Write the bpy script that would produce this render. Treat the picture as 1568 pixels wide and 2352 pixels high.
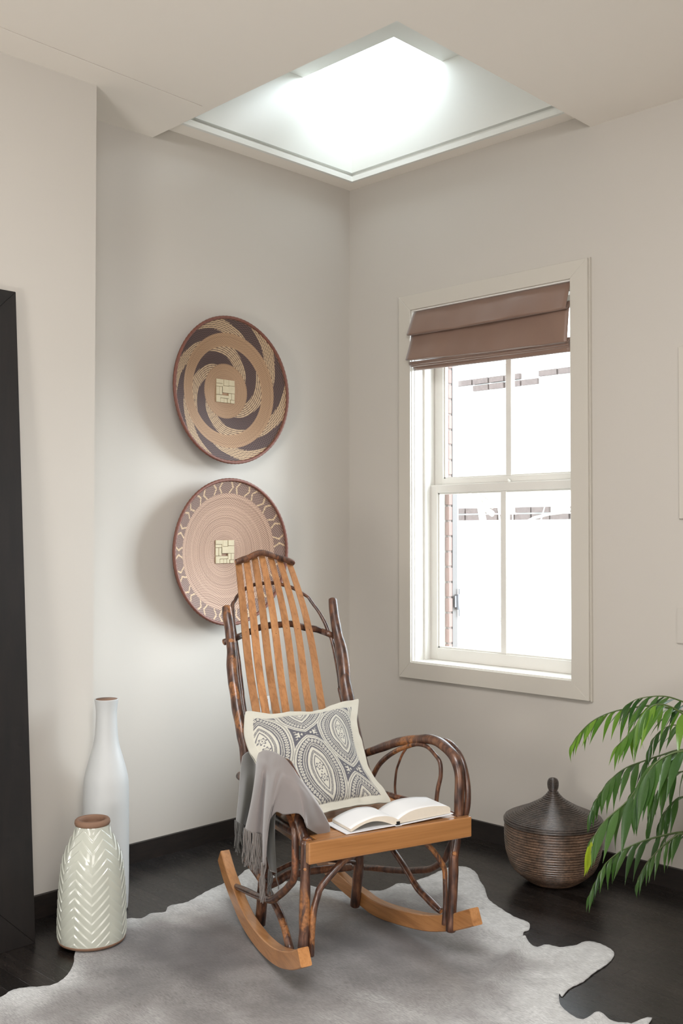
import bpy, bmesh, math, random, json
from mathutils import Vector, Matrix
random.seed(7)
for o in list(bpy.data.objects): bpy.data.objects.remove(o)
SC = bpy.context.scene
COL = SC.collection

# ---------------- camera ----------------
CAM = (3.32156, 3.22713, 1.2)
cd = bpy.data.cameras.new('camera'); cam = bpy.data.objects.new('camera', cd); COL.objects.link(cam)
cR = Vector((-0.702297, 0.711884, 0.000615)); cU = Vector((0.015084, 0.014016, 0.999788)); cF = Vector((-0.711725, -0.702157, 0.020581))
m3 = Matrix((cR, cU, -cF)).transposed()
cam.matrix_world = Matrix.Translation(CAM) @ m3.to_4x4()
cd.sensor_fit = 'HORIZONTAL'; cd.sensor_width = 24.0; cd.lens = 24.0*2393.18/1568
cd.clip_start = 0.05; cd.clip_end = 200
SC.camera = cam

# ---------------- exposure / world / lights ----------------
SC.view_settings.view_transform = 'Standard'; SC.view_settings.look = 'None'
SC.view_settings.exposure = 0.0; SC.view_settings.gamma = 1.0
try: SC.view_settings.use_curve_mapping = False
except Exception: pass
W = bpy.data.worlds.new('world'); SC.world = W; W.use_nodes = True
wb = W.node_tree.nodes['Background']; wb.inputs[0].default_value = (0.82, 0.92, 1.0, 1); wb.inputs[1].default_value = 8.0
try: W.cycles.sampling_method = 'MANUAL'; W.cycles.sample_map_resolution = 64
except Exception: pass

def area(name, loc, target, sx, sy, power, color, portal=False):
    ld = bpy.data.lights.new(name, 'AREA'); ld.shape = 'RECTANGLE'; ld.size = sx; ld.size_y = sy
    ld.energy = power; ld.color = color
    o = bpy.data.objects.new(name, ld); COL.objects.link(o); o.location = loc
    d = Vector(target)-Vector(loc)
    o.rotation_euler = d.to_track_quat('-Z', 'Y').to_euler()
    if portal: ld.cycles.is_portal = True
    return o
area('window_portal', (-0.32, 0.7625, 1.40), (1, 0.7625, 1.40), 0.86, 1.55, 1, (1, 1, 1), True)
area('skylight_portal', (0.23, 0.34, 3.24), (0.23, 0.34, 0), 0.36, 0.56, 1, (1, 1, 1), True)
# daylight from an unseen window behind and left of the camera
area('rear_window_light', (5.85, 3.0, 1.3), (1.4, 0.6, 1.0), 1.3, 1.5, 26, (1.0, 0.95, 0.90))
area('side_fill_light', (3.4, 5.3, 1.1), (1.4, 0.6, .3), 2.4, 1.5, 62, (1.0, 0.95, 0.90))  # added soft fill in front of the side wall, which has no window
# added fill light behind and left of the camera, aimed up to brighten the ceiling
area('ceiling_wash_fill', (4.7, 2.4, .6), (2.6, 1.1, 2.68), 0.7, 0.7, 43, (1.0, 0.97, 0.94))
area('overhead_fill', (2.6, 2.6, 2.6), (2.0, 2.0, 0), 1.2, 1.2, 95, (0.98, 0.98, 1.0))  # added overhead fill to lift the floor and lower walls; no fixture modelled
# low hazy winter sun coming in sideways through the window along the left wall
sn = bpy.data.lights.new('sun', 'SUN'); sn.energy = 9.5; sn.angle = .62; sn.color = (.82, .91, 1)
so_ = bpy.data.objects.new('sun', sn); COL.objects.link(so_); so_.rotation_euler = Vector((1, -.62, -.38)).to_track_quat('-Z', 'Y').to_euler()

# ---------------- measured geometry (metres; chair parts in the chair's own axes) ----------------
D = {
 'post_L': [[-0.1855,0.5096,0.9643,0.0145],[-0.1881,0.4946,0.9318,0.0155],[-0.1884,0.4797,0.8994,0.016],[-0.191,0.465,0.8674,0.0155],[-0.1944,0.4456,0.8252,0.0155],[-0.2014,0.4265,0.7837,0.0175],[-0.2047,0.4075,0.7425,0.0185],[-0.2057,0.3887,0.7016,0.0185],[-0.2078,0.3702,0.6612,0.018],[-0.2065,0.3517,0.621,0.018],[-0.2075,0.3335,0.5814,0.018],[-0.2061,0.3154,0.5421,0.018],[-0.21,0.27,0.42,0.017],[-0.205,0.235,0.34,0.016]],
 'post_R': [[0.2052,0.5152,0.9766,0.0145],[0.1991,0.495,0.9326,0.0155],[0.1964,0.4757,0.8906,0.017],[0.1958,0.4604,0.8573,0.018],[0.1972,0.4451,0.8242,0.02],[0.1945,0.4263,0.7833,0.021],[0.1879,0.4042,0.7351,0.0205],[0.1834,0.3859,0.6954,0.0205],[0.19,0.31,0.5,0.019],[0.198,0.27,0.42,0.018],[0.2,0.235,0.34,0.016]],
 'leg_FL': [[-0.244,-0.157,0.4,0.0135],[-0.2461,-0.157,0.3297,0.0137],[-0.2471,-0.157,0.2778,0.0138],[-0.249,-0.157,0.2244,0.014],[-0.2489,-0.157,0.1707,0.0142],[-0.2529,-0.157,0.1196,0.0143],[-0.25,-0.157,0.085,0.0145]],
 'leg_FR': [[0.244,-0.157,0.41,0.0135],[0.2336,-0.157,0.3311,0.0135],[0.2251,-0.157,0.286,0.0135],[0.224,-0.157,0.2399,0.0135],[0.2207,-0.157,0.1755,0.0135],[0.2142,-0.157,0.0818,0.0135]],
 'arm': [[0.205,0.36,0.475,0.012],[0.2109,0.3172,0.4916,0.0125],[0.2162,0.2413,0.5199,0.0125],[0.2198,0.1906,0.5389,0.013],[0.2249,0.117,0.5643,0.0135],[0.2315,0.023,0.5856,0.0145],[0.2347,-0.0223,0.5945,0.015],[0.2378,-0.0665,0.5922,0.015],[0.2408,-0.1096,0.5777,0.015],[0.2428,-0.1391,0.5587,0.0155],[0.244,-0.1557,0.527,0.015],[0.2443,-0.1598,0.4878,0.0145],[0.2441,-0.1576,0.4475,0.0145],[0.2441,-0.1575,0.4048,0.0145],[0.244,-0.157,0.37,0.014]],
 'arm_L': [[-0.205,0.36,0.46,0.012],[-0.2053,0.3265,0.4619,0.0125],[-0.2118,0.2337,0.4879,0.013],[-0.2179,0.1456,0.5051,0.014],[-0.2231,0.0717,0.5059,0.0145],[-0.2276,0.0073,0.4971,0.015],[-0.2315,-0.0485,0.4743,0.015],[-0.2345,-0.0907,0.4426,0.015],[-0.2367,-0.123,0.4083,0.0145],[-0.2379,-0.1404,0.3844,0.014]],
 'hoop_L': [[-0.2291,0.0706,0.4984,0.007],[-0.2346,0.0258,0.4868,0.0075],[-0.2399,-0.0177,0.4685,0.008],[-0.2442,-0.0531,0.4466,0.0085],[-0.2485,-0.0877,0.4264,0.009],[-0.2506,-0.1047,0.3999,0.0095],[-0.2504,-0.1037,0.2991,0.0105],[-0.2444,-0.0548,0.251,0.0104],[-0.2354,0.0188,0.2051,0.0102],[-0.2281,0.078,0.1726,0.0101],[-0.2214,0.1332,0.1566,0.0099],[-0.2087,0.2364,0.1353,0.0098],[-0.196,0.3394,0.1169,0.0096],[-0.1844,0.434,0.0976,0.0095]],
 'hoop_R': [[0.238,0.0,0.588,0.007],[0.256,-0.045,0.594,0.0074],[0.266,-0.09,0.588,0.0078],[0.268,-0.14,0.55,0.0083],[0.268,-0.165,0.48,0.0087],[0.264,-0.163,0.41,0.0091],[0.256,-0.135,0.36,0.0095],[0.2501,-0.1011,0.291,0.0105],[0.2479,-0.0825,0.2576,0.0104],[0.2439,-0.0506,0.2319,0.0103],[0.239,-0.0105,0.2088,0.0102],[0.2323,0.0444,0.192,0.0101],[0.2253,0.1009,0.1759,0.01],[0.2182,0.159,0.1634,0.0099],[0.2124,0.2059,0.1539,0.0098],[0.203,0.2828,0.1381,0.0097],[0.1935,0.3604,0.1208,0.0096],[0.1849,0.4302,0.1052,0.0095]],
 'arm_brace': [[0.2036,0.2783,0.3979,0.009],[0.2047,0.2627,0.4189,0.0085],[0.2073,0.2266,0.4673,0.008],[0.2101,0.1862,0.5012,0.0078],[0.2142,0.127,0.5348,0.0075],[0.2176,0.0791,0.5546,0.007],[0.2202,0.0416,0.568,0.0065],[0.2225,0.0094,0.5743,0.006],[0.225,-0.0267,0.5727,0.006],[0.2271,-0.0577,0.5588,0.006],[0.229,-0.0838,0.5389,0.0062],[0.2292,-0.0872,0.5016,0.0062],[0.2284,-0.075,0.4638,0.0065],[0.2279,-0.0684,0.4297,0.0065],[0.2278,-0.067,0.4049,0.006]],
 'arm_twig': [[0.2176,0.0791,0.5489,0.0035],[0.2162,0.0981,0.5284,0.0035],[0.2151,0.115,0.4997,0.0035],[0.2142,0.1271,0.4744,0.0036],[0.2137,0.1344,0.4298,0.0036],[0.2139,0.132,0.4015,0.0036],[0.2143,0.1257,0.3727,0.0042]],
 'leg_BR': [[0.17,0.27,0.385,0.016],[0.165,0.2689,0.18,0.0165],[0.165,0.2798,0.1034,0.0165],[0.165,0.2955,0.0219,0.0165]],
 'brace_R': [[0.1901,0.1351,0.2552,0.009],[0.1925,0.1076,0.238,0.0095],[0.1969,0.0566,0.2055,0.0095],[0.202,-0.0016,0.162,0.0098],[0.206,-0.0468,0.1447,0.0105],[0.2098,-0.091,0.1295,0.0105],[0.2117,-0.1127,0.1238,0.009]],
 'brace_L': [[-0.1602,0.4034,0.1883,0.011],[-0.166,0.3624,0.183,0.011],[-0.1825,0.2449,0.1706,0.011],[-0.1979,0.1352,0.1483,0.011],[-0.21,0.0492,0.1191,0.011],[-0.2192,-0.0164,0.0627,0.011]],
 'front_R': [[0.1082,-0.168,0.3552,0.0075],[0.1305,-0.168,0.3369,0.0075],[0.153,-0.168,0.3133,0.0075],[0.1735,-0.168,0.2832,0.0075],[0.1859,-0.168,0.2592,0.0072],[0.1879,-0.168,0.2182,0.007],[0.1878,-0.168,0.1674,0.0068],[0.1836,-0.168,0.1089,0.0065]],
 'front_L': [[-0.1075,-0.168,0.3473,0.0095],[-0.1422,-0.168,0.3323,0.0095],[-0.2038,-0.168,0.2793,0.0095],[-0.2161,-0.168,0.2544,0.009],[-0.2283,-0.168,0.2153,0.009],[-0.2323,-0.168,0.1623,0.0085],[-0.2343,-0.168,0.1046,0.008]],
 'stretch_lo': [[-0.2055,0.2,0.1654,0.014],[-0.152,0.2,0.1782,0.0136],[-0.1321,0.2,0.1865,0.0132],[-0.1077,0.2,0.1928,0.0129],[-0.0816,0.2,0.19,0.0125],[-0.0406,0.2,0.19,0.0121],[0.0098,0.2,0.1872,0.0118],[0.0657,0.2,0.1825,0.0114],[0.0947,0.2,0.1806,0.011]],
 'stretch_hi': [[-0.1916,0.23,0.1823,0.007],[-0.1389,0.23,0.1983,0.007],[-0.0897,0.23,0.2113,0.007],[-0.0323,0.23,0.2116,0.007],[0.0277,0.23,0.2038,0.007],[0.0826,0.23,0.1915,0.007],[0.1275,0.23,0.1806,0.007]],
 'crossbar': [[-0.2044,0.487,0.855,0.0105],[-0.1645,0.487,0.8664,0.0105],[-0.1285,0.513,0.8715,0.0105],[-0.1012,0.513,0.8816,0.0105],[-0.0661,0.513,0.8937,0.0105],[-0.0281,0.513,0.8989,0.0105],[0.0129,0.513,0.8995,0.0105],[0.0157,0.513,0.9008,0.0105],[0.0546,0.513,0.8991,0.0108],[0.0961,0.513,0.8863,0.0108],[0.1376,0.513,0.8795,0.0108],[0.1632,0.513,0.8709,0.0108],[0.1729,0.487,0.8647,0.0108],[0.1947,0.487,0.855,0.0108]],
 'back_hoop': [[-0.18,0.26,0.39,0.007],[-0.1736,0.3952,0.6548,0.007],[-0.1711,0.4187,0.7059,0.007],[-0.1688,0.4378,0.7473,0.007],[-0.1653,0.457,0.7891,0.007],[-0.1637,0.4746,0.8273,0.007],[-0.1602,0.5112,0.907,0.007],[-0.1523,0.538,0.9652,0.007],[-0.1414,0.5451,0.9806,0.006],[-0.1262,0.553,0.9978,0.006],[-0.0953,0.5624,1.0183,0.006],[-0.0597,0.5682,1.0309,0.006],[-0.0256,0.5695,1.0338,0.006],[0.0092,0.5696,1.0339,0.006],[0.0458,0.5663,1.0267,0.006],[0.0825,0.5604,1.0139,0.006],[0.123,0.549,0.989,0.006],[0.128,0.5475,0.9859,0.0058],[0.1404,0.5371,0.9634,0.0058],[0.1558,0.5252,0.9374,0.0058],[0.1707,0.5086,0.9013,0.0065],[0.1774,0.4954,0.8725,0.0065],[0.183,0.4837,0.8472,0.0065],[0.1845,0.4684,0.814,0.0065],[0.1839,0.4495,0.7729,0.0065],[0.1814,0.4309,0.7324,0.0065],[0.177,0.4125,0.6924,0.0065],[0.1735,0.3994,0.6639,0.0065],[0.185,0.27,0.4,0.007]],
 'crest': [[-0.1196,0.586,1.106,0.0088],[-0.107,0.586,1.1092,0.0095],[-0.0941,0.586,1.1132,0.0098],[-0.074,0.586,1.1194,0.0098],[-0.0538,0.586,1.1285,0.01],[-0.0335,0.586,1.1342,0.0102],[-0.013,0.586,1.1327,0.0102],[0.0179,0.586,1.1235,0.0098],[0.0491,0.586,1.1144,0.0098],[0.0763,0.586,1.1069,0.0098],[0.0932,0.586,1.0995,0.0095]],
 'slats': [[[-0.1048,0.6026,1.1073,0.0215],[-0.1058,0.598,1.1006,0.0215],[-0.1159,0.552,1.0336,0.0245],[-0.1271,0.51,0.9542,0.0255],[-0.1378,0.464,0.8773,0.0255],[-0.1586,0.405,0.7843,0.0255],[-0.1685,0.325,0.6654,0.025],[-0.1651,0.27,0.5554,0.025],[-0.1617,0.235,0.4,0.025]],[[-0.0758,0.6026,1.1149,0.0215],[-0.0766,0.598,1.1075,0.0215],[-0.0851,0.552,1.0329,0.0245],[-0.0932,0.51,0.9531,0.0255],[-0.1047,0.464,0.8757,0.0255],[-0.1262,0.405,0.7823,0.0255],[-0.1372,0.325,0.6628,0.025],[-0.1344,0.27,0.5528,0.025],[-0.1317,0.235,0.4,0.025]],[[-0.0464,0.6026,1.1218,0.0215],[-0.0468,0.598,1.1136,0.0215],[-0.0506,0.552,1.0321,0.0245],[-0.0567,0.51,0.9518,0.0255],[-0.0666,0.464,0.874,0.0255],[-0.09,0.405,0.78,0.0255],[-0.1012,0.325,0.6599,0.025],[-0.0992,0.27,0.5499,0.025],[-0.0972,0.235,0.4,0.025]],[[-0.0194,0.6026,1.1271,0.0215],[-0.0192,0.598,1.1184,0.0215],[-0.0172,0.552,1.0313,0.0245],[-0.0205,0.51,0.9505,0.0255],[-0.0298,0.464,0.8722,0.0255],[-0.0506,0.405,0.7776,0.0255],[-0.0687,0.325,0.6572,0.025],[-0.0673,0.27,0.5472,0.025],[-0.0659,0.235,0.4,0.025]],[[0.0133,0.6026,1.122,0.0215],[0.0137,0.598,1.1137,0.0215],[0.0181,0.552,1.0305,0.0245],[0.0197,0.51,0.9491,0.0255],[0.0141,0.464,0.8702,0.0255],[-0.007,0.405,0.7749,0.0255],[-0.0291,0.325,0.654,0.025],[-0.0285,0.27,0.544,0.025],[-0.028,0.235,0.4,0.025]],[[0.0458,0.6026,1.1152,0.0215],[0.0465,0.598,1.1074,0.0215],[0.0537,0.552,1.0297,0.0245],[0.0586,0.51,0.9477,0.0255],[0.0564,0.464,0.8682,0.0255],[0.0332,0.405,0.7724,0.0255],[0.0134,0.325,0.6505,0.025],[0.0131,0.27,0.5405,0.025],[0.0128,0.235,0.4,0.025]],[[0.0815,0.6026,1.105,0.0215],[0.0822,0.598,1.0981,0.0215],[0.0897,0.552,1.0288,0.0245],[0.0984,0.51,0.9463,0.0255],[0.0974,0.464,0.8662,0.0255],[0.0815,0.405,0.7694,0.0255],[0.0602,0.325,0.6467,0.025],[0.059,0.27,0.5367,0.025],[0.0578,0.235,0.4,0.025]]],
 'rockL': [[-0.18,0.5904,0.134],[-0.1898,0.5208,0.0929],[-0.2049,0.4136,0.0516],[-0.2169,0.3279,0.026],[-0.2294,0.2394,0.0145],[-0.244,0.1353,0.013],[-0.2577,0.0376,0.0211],[-0.2681,-0.0362,0.0346],[-0.278,-0.1065,0.0546],[-0.2874,-0.1735,0.0799],[-0.2951,-0.2281,0.1073]],
 'rockR': [[0.1639,0.4582,0.0537],[0.1727,0.3471,0.0285],[0.1782,0.2773,0.0189],[0.1829,0.2178,0.0119],[0.19,0.1268,0.0176],[0.2026,-0.0327,0.0421],[0.2106,-0.1352,0.0727],[0.2142,-0.1805,0.0896],[0.2201,-0.2551,0.1255]],
 'pillow': [[-0.2442,0.25,0.6762],[0.1792,0.3,0.6794],[0.1338,0.0175,0.41],[-0.225,-0.06,0.42]],
 'pillow_mid': [[-0.0421,0.27,0.6472],[-0.0158,-0.0771,0.42]],
 'book_pl_f': [[-0.1216,-0.178,0.4183],[-0.0999,-0.178,0.4268],[-0.0793,-0.178,0.4328],[-0.0586,-0.178,0.4373],[-0.0403,-0.178,0.4391],[-0.0114,-0.178,0.4382],[0.0125,-0.178,0.4306],[0.029,-0.178,0.4216]],
 'book_pl_b': [[-0.0516,-0.068,0.4108],[-0.0383,-0.068,0.4193],[-0.0222,-0.068,0.4265],[-0.0033,-0.068,0.4314],[0.0185,-0.068,0.434],[0.0569,-0.068,0.433],[0.0819,-0.068,0.4247],[0.0945,-0.068,0.4156]],
 'book_pr_f': [[0.029,-0.178,0.4216],[0.0419,-0.178,0.4278],[0.0608,-0.178,0.4321],[0.0799,-0.178,0.4353],[0.1073,-0.178,0.4363],[0.1489,-0.178,0.4339],[0.1826,-0.178,0.4304],[0.1945,-0.178,0.4227]],
 'book_pr_b': [[0.0945,-0.068,0.4156],[0.1071,-0.068,0.425],[0.124,-0.068,0.4316],[0.141,-0.068,0.4349],[0.1667,-0.068,0.4348],[0.2042,-0.068,0.4314],[0.2378,-0.068,0.4272],[0.2525,-0.068,0.4198]],
 'book_c': [[-0.1456,-0.178,0.4155],[-0.0534,-0.178,0.4149],[0.0231,-0.178,0.4051],[0.0365,-0.178,0.4049],[0.1073,-0.178,0.4078],[0.2067,-0.178,0.4118]],
 'blanket': [[[-0.235,0.273,0.5379],[-0.2504,0.2472,0.5206],[-0.2629,0.2269,0.499],[-0.2667,0.2241,0.4646],[-0.2703,0.2219,0.4301],[-0.2726,0.2252,0.3956],[-0.275,0.2285,0.3611]],[[-0.235,0.2417,0.5553],[-0.2499,0.2084,0.5343],[-0.2648,0.1751,0.5134],[-0.2759,0.1534,0.4858],[-0.2787,0.1571,0.444],[-0.28,0.166,0.4033],[-0.28,0.1798,0.3635]],[[-0.235,0.2047,0.5671],[-0.2471,0.1661,0.5445],[-0.2592,0.1275,0.522],[-0.2606,0.1299,0.4831],[-0.2587,0.1449,0.4393],[-0.2568,0.1633,0.397],[-0.255,0.1837,0.3554]],[[-0.238,0.162,0.5776],[-0.2597,0.1172,0.5648],[-0.2814,0.0723,0.552],[-0.2955,0.0528,0.5196],[-0.3024,0.0572,0.4688],[-0.305,0.0734,0.421],[-0.305,0.0965,0.375]],[[-0.238,0.1179,0.5855],[-0.2618,0.0692,0.5751],[-0.2856,0.0205,0.5647],[-0.3011,-0.0047,0.537],[-0.3039,0.0061,0.4829],[-0.305,0.0208,0.4299],[-0.305,0.0384,0.3775]],[[-0.24,0.0707,0.5918],[-0.2636,0.0319,0.5747],[-0.2872,-0.0069,0.5575],[-0.2871,0.0023,0.5114],[-0.2861,0.0133,0.4641],[-0.2846,0.0228,0.4165],[-0.283,0.032,0.3689]],[[-0.242,0.0329,0.5941],[-0.2727,-0.0152,0.5745],[-0.2974,-0.049,0.5441],[-0.3063,-0.0439,0.4846],[-0.3069,-0.0346,0.4252],[-0.3043,-0.0232,0.366],[-0.3,-0.0103,0.3072]],[[-0.245,0.0048,0.5947],[-0.2726,-0.041,0.5744],[-0.2987,-0.0829,0.5513],[-0.3078,-0.078,0.4951],[-0.3081,-0.0652,0.4397],[-0.3051,-0.0495,0.3848],[-0.3,-0.0321,0.3306]],[[-0.247,-0.0156,0.5952],[-0.2656,-0.0476,0.5787],[-0.2842,-0.0796,0.5622],[-0.2979,-0.0966,0.5359],[-0.3049,-0.0929,0.4962],[-0.305,-0.0729,0.461],[-0.304,-0.0564,0.4241]],[[-0.249,-0.0331,0.5939],[-0.2625,-0.0589,0.581],[-0.2761,-0.0847,0.5681],[-0.2896,-0.1106,0.5551],[-0.2946,-0.1072,0.5244],[-0.298,-0.0993,0.494],[-0.3,-0.0878,0.4643]],[[-0.25,-0.051,0.5915],[-0.2607,-0.0758,0.5779],[-0.2714,-0.1006,0.5643],[-0.2821,-0.1254,0.5508],[-0.2863,-0.1294,0.5252],[-0.2882,-0.1257,0.4952],[-0.29,-0.122,0.4652]],[[-0.251,-0.0662,0.5875],[-0.258,-0.0905,0.5747],[-0.265,-0.1148,0.5619],[-0.272,-0.1392,0.5492],[-0.2767,-0.1588,0.5322],[-0.2759,-0.167,0.5051],[-0.275,-0.1751,0.4779]],[[-0.251,-0.0818,0.5824],[-0.2564,-0.1084,0.568],[-0.2618,-0.135,0.5536],[-0.2673,-0.1616,0.5392],[-0.2696,-0.1801,0.5176],[-0.2688,-0.1904,0.4887],[-0.268,-0.2006,0.4597]],[[-0.25,-0.0902,0.5781],[-0.2517,-0.1174,0.5608],[-0.2534,-0.1445,0.5435],[-0.2548,-0.1709,0.5255],[-0.2515,-0.1809,0.495],[-0.2479,-0.1796,0.4646],[-0.244,-0.1691,0.4343]],[[-0.246,-0.0925,0.5712],[-0.2415,-0.1209,0.5498],[-0.237,-0.1492,0.5284],[-0.2263,-0.1609,0.5008],[-0.2126,-0.1589,0.468],[-0.2033,-0.1536,0.4338],[-0.2,-0.1347,0.406]],[[-0.24,-0.091,0.561],[-0.2297,-0.1165,0.5359],[-0.2194,-0.142,0.5108],[-0.2045,-0.1547,0.4816],[-0.1863,-0.1547,0.4497],[-0.1683,-0.1425,0.4195],[-0.17,-0.1253,0.388]],[[-0.236,-0.0857,0.5549],[-0.2229,-0.1052,0.5299],[-0.2098,-0.1248,0.5048],[-0.1953,-0.1388,0.4789],[-0.1767,-0.1367,0.4501],[-0.1598,-0.126,0.4226],[-0.15,-0.113,0.3936]],[[-0.2406,-0.06,0.5771],[-0.2231,-0.06,0.5527],[-0.2042,-0.06,0.5293],[-0.1851,-0.06,0.5062],[-0.1693,-0.0621,0.4808],[-0.1549,-0.065,0.4546],[-0.15,-0.065,0.425]],[[-0.2375,-0.02,0.5829],[-0.2198,-0.02,0.5581],[-0.2025,-0.02,0.5329],[-0.1853,-0.02,0.5077],[-0.1698,-0.022,0.4816],[-0.155,-0.025,0.4551],[-0.15,-0.025,0.425]],[[-0.2323,0.03,0.5822],[-0.2149,0.03,0.5578],[-0.1993,0.03,0.5323],[-0.1839,0.03,0.5066],[-0.1692,0.0278,0.4806],[-0.1549,0.025,0.4545],[-0.15,0.025,0.425]],[[-0.2292,0.09,0.5772],[-0.2123,0.09,0.5537],[-0.1972,0.09,0.529],[-0.1824,0.09,0.5041],[-0.1683,0.0877,0.4789],[-0.1548,0.085,0.4536],[-0.15,0.085,0.425]],[[-0.228,0.15,0.5677],[-0.212,0.15,0.5453],[-0.1961,0.15,0.5229],[-0.1803,0.15,0.5004],[-0.1669,0.1474,0.4764],[-0.1545,0.145,0.4522],[-0.15,0.145,0.425]],[[-0.2253,0.2,0.5563],[-0.2104,0.2,0.5353],[-0.1939,0.2,0.5155],[-0.1776,0.1995,0.4957],[-0.1652,0.197,0.4733],[-0.1542,0.195,0.4504],[-0.15,0.195,0.425]],[[-0.225,0.25,0.5387],[-0.2111,0.25,0.5192],[-0.1926,0.25,0.5054],[-0.175,0.249,0.4911],[-0.1635,0.2467,0.4702],[-0.1539,0.245,0.4486],[-0.15,0.245,0.425]]],
 'turned': [[-0.296,-0.0583,0.45],[-0.292,-0.0713,0.4594],[-0.28,-0.0413,0.4113],[-0.29,-0.0243,0.4085],[-0.285,-0.0031,0.3381],[-0.272,-0.033,0.3441],[-0.27,0.0062,0.2803],[-0.262,-0.0207,0.282]],
 'rug': [[2.009,0.6971],[1.9704,0.6813],[1.9373,0.6887],[1.8821,0.7257],[1.8365,0.7141],[1.7929,0.6785],[1.7553,0.6338],[1.7303,0.5946],[1.6673,0.5234],[1.5618,0.4612],[1.4673,0.4647],[1.4338,0.4933],[1.3909,0.4784],[1.3701,0.4887],[1.3482,0.5],[1.3152,0.4731],[1.2719,0.4889],[1.2153,0.4719],[1.1282,0.4411],[1.0638,0.4259],[0.976,0.4055],[0.8975,0.3641],[0.8756,0.3931],[0.8776,0.4653],[0.8917,0.549],[0.8685,0.5724],[0.8557,0.5763],[0.8531,0.5943],[0.8554,0.6489],[0.8526,0.6803],[0.8439,0.7161],[0.8345,0.7439],[0.8118,0.7849],[0.7586,0.8205],[0.7288,0.8506],[0.7007,0.8546],[0.6652,0.8503],[0.6366,0.8447],[0.6165,0.8587],[0.6075,0.8804],[0.5545,0.8702],[0.5008,0.8723],[0.4231,0.8636],[0.377,0.8621],[0.3489,0.8695],[0.3357,0.8829],[0.3276,0.912],[0.3573,0.9707],[0.4151,1.0303],[0.4582,1.0811],[0.5206,1.1385],[0.5468,1.1702],[0.5733,1.2225],[0.6083,1.3062],[0.6152,1.3566],[0.6278,1.3796],[0.6651,1.402],[0.6906,1.4007],[0.7412,1.4358],[0.7595,1.4545],[0.7713,1.4747],[0.7589,1.4963],[0.7248,1.5034],[0.7146,1.5411],[0.6913,1.5555],[0.6652,1.5682],[0.6319,1.5695],[0.6111,1.5859],[0.6117,1.6223],[0.629,1.6634],[0.6596,1.6853],[0.7208,1.7003],[0.7973,1.705],[0.8667,1.7137],[0.926,1.7108],[0.9808,1.7219],[0.9753,1.7092],[1.0278,1.7456],[1.0558,1.7927],[1.0635,1.8346],[1.0452,1.866],[1.0128,1.9021],[0.9962,1.9269],[1.0088,1.9697]],
 'fronds': {"a":[[0.3691,1.928,0.5431],[0.3753,1.8535,0.6467],[0.393,1.7651,0.6713],[0.446,1.7118,0.6868],[0.477,1.6805,0.6868],[0.5096,1.6472,0.679],[0.5368,1.6194,0.6712],[0.5639,1.5915,0.6569],[0.5863,1.5682,0.6374],[0.6086,1.5447,0.605],[0.6244,1.5276,0.5701]],"b":[[0.4759,1.9625,0.5528],[0.5282,1.9119,0.6376],[0.5819,1.8593,0.6981],[0.6146,1.8269,0.7223],[0.6401,1.801,0.7223],[0.6585,1.7817,0.6981],[0.6716,1.7674,0.6678],[0.6899,1.748,0.6375],[0.7107,1.726,0.6071]],"c":[[0.1713,1.8405,0.4324],[0.2382,1.7749,0.5126],[0.2968,1.7163,0.5366],[0.323,1.6606,0.5163],[0.3624,1.6201,0.4974],[0.398,1.5835,0.4785],[0.426,1.5543,0.4503],[0.449,1.5298,0.4112],[0.4645,1.513,0.3735],[0.4753,1.501,0.3359]],"d":[[0.5726,2.0048,0.4816],[0.6233,1.9561,0.5751],[0.6747,1.9049,0.6043],[0.7058,1.8731,0.5961],[0.7325,1.8453,0.5703],[0.754,1.8222,0.5282],[0.778,1.7966,0.4814],[0.8038,1.7695,0.4486],[0.8223,1.75,0.4229],[0.8406,1.7302,0.3819],[0.8501,1.7199,0.3585]],"e":[[0.3657,1.9248,0.3175],[0.4276,1.8626,0.3362],[0.4823,1.8074,0.3412],[0.5331,1.7554,0.3273],[0.5681,1.7195,0.3123],[0.5943,1.6925,0.296],[0.616,1.6699,0.2771],[0.6376,1.6472,0.2483],[0.6545,1.6288,0.2044],[0.6696,1.612,0.1543]],"f":[[0.3969,1.9634,0.2829],[0.4669,1.8939,0.3321],[0.5295,1.831,0.3506],[0.5492,1.8106,0.3382],[0.5705,1.7883,0.3136],[0.5875,1.7704,0.2889],[0.6001,1.757,0.2679],[0.611,1.7452,0.2396],[0.6191,1.736,0.2088]],"h":[[0.4194,1.9507,0.628],[0.481,1.8901,0.6895],[0.5352,1.8362,0.724],[0.5683,1.8031,0.7387],[0.5986,1.7724,0.7387],[0.627,1.7433,0.7313],[0.6459,1.7238,0.7165]],"i":[[0.6445,2.0491,0.593],[0.7009,1.9929,0.6271],[0.7505,1.9429,0.6327],[0.7806,1.9119,0.6202],[0.8042,1.8873,0.5951],[0.8196,1.8706,0.5588],[0.8302,1.8587,0.519],[0.836,1.8517,0.4792]],"j":[[0.1216,1.8184,0.3933],[0.189,1.7513,0.4339],[0.2485,1.6917,0.4583],[0.2796,1.6595,0.4339],[0.3028,1.6347,0.3931],[0.3163,1.6195,0.3388],[0.3222,1.6119,0.2845]],"k":[[0.1443,1.8701,0.5127],[0.2298,1.7854,0.5794],[0.2979,1.7173,0.6088],[0.3289,1.6859,0.6087],[0.3566,1.6569,0.5793],[0.3701,1.6421,0.5392]],"g":[[0.0417,1.8246,0.2706],[0.1299,1.7373,0.3395],[0.2,1.667,0.367],[0.2267,1.6391,0.3394],[0.2455,1.6189,0.298],[0.2543,1.6083,0.2428]]},
 'palm_base': [0.2114,1.9357,0.2104],
 'O': [1.16364,1.16035,0.0],
}
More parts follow.
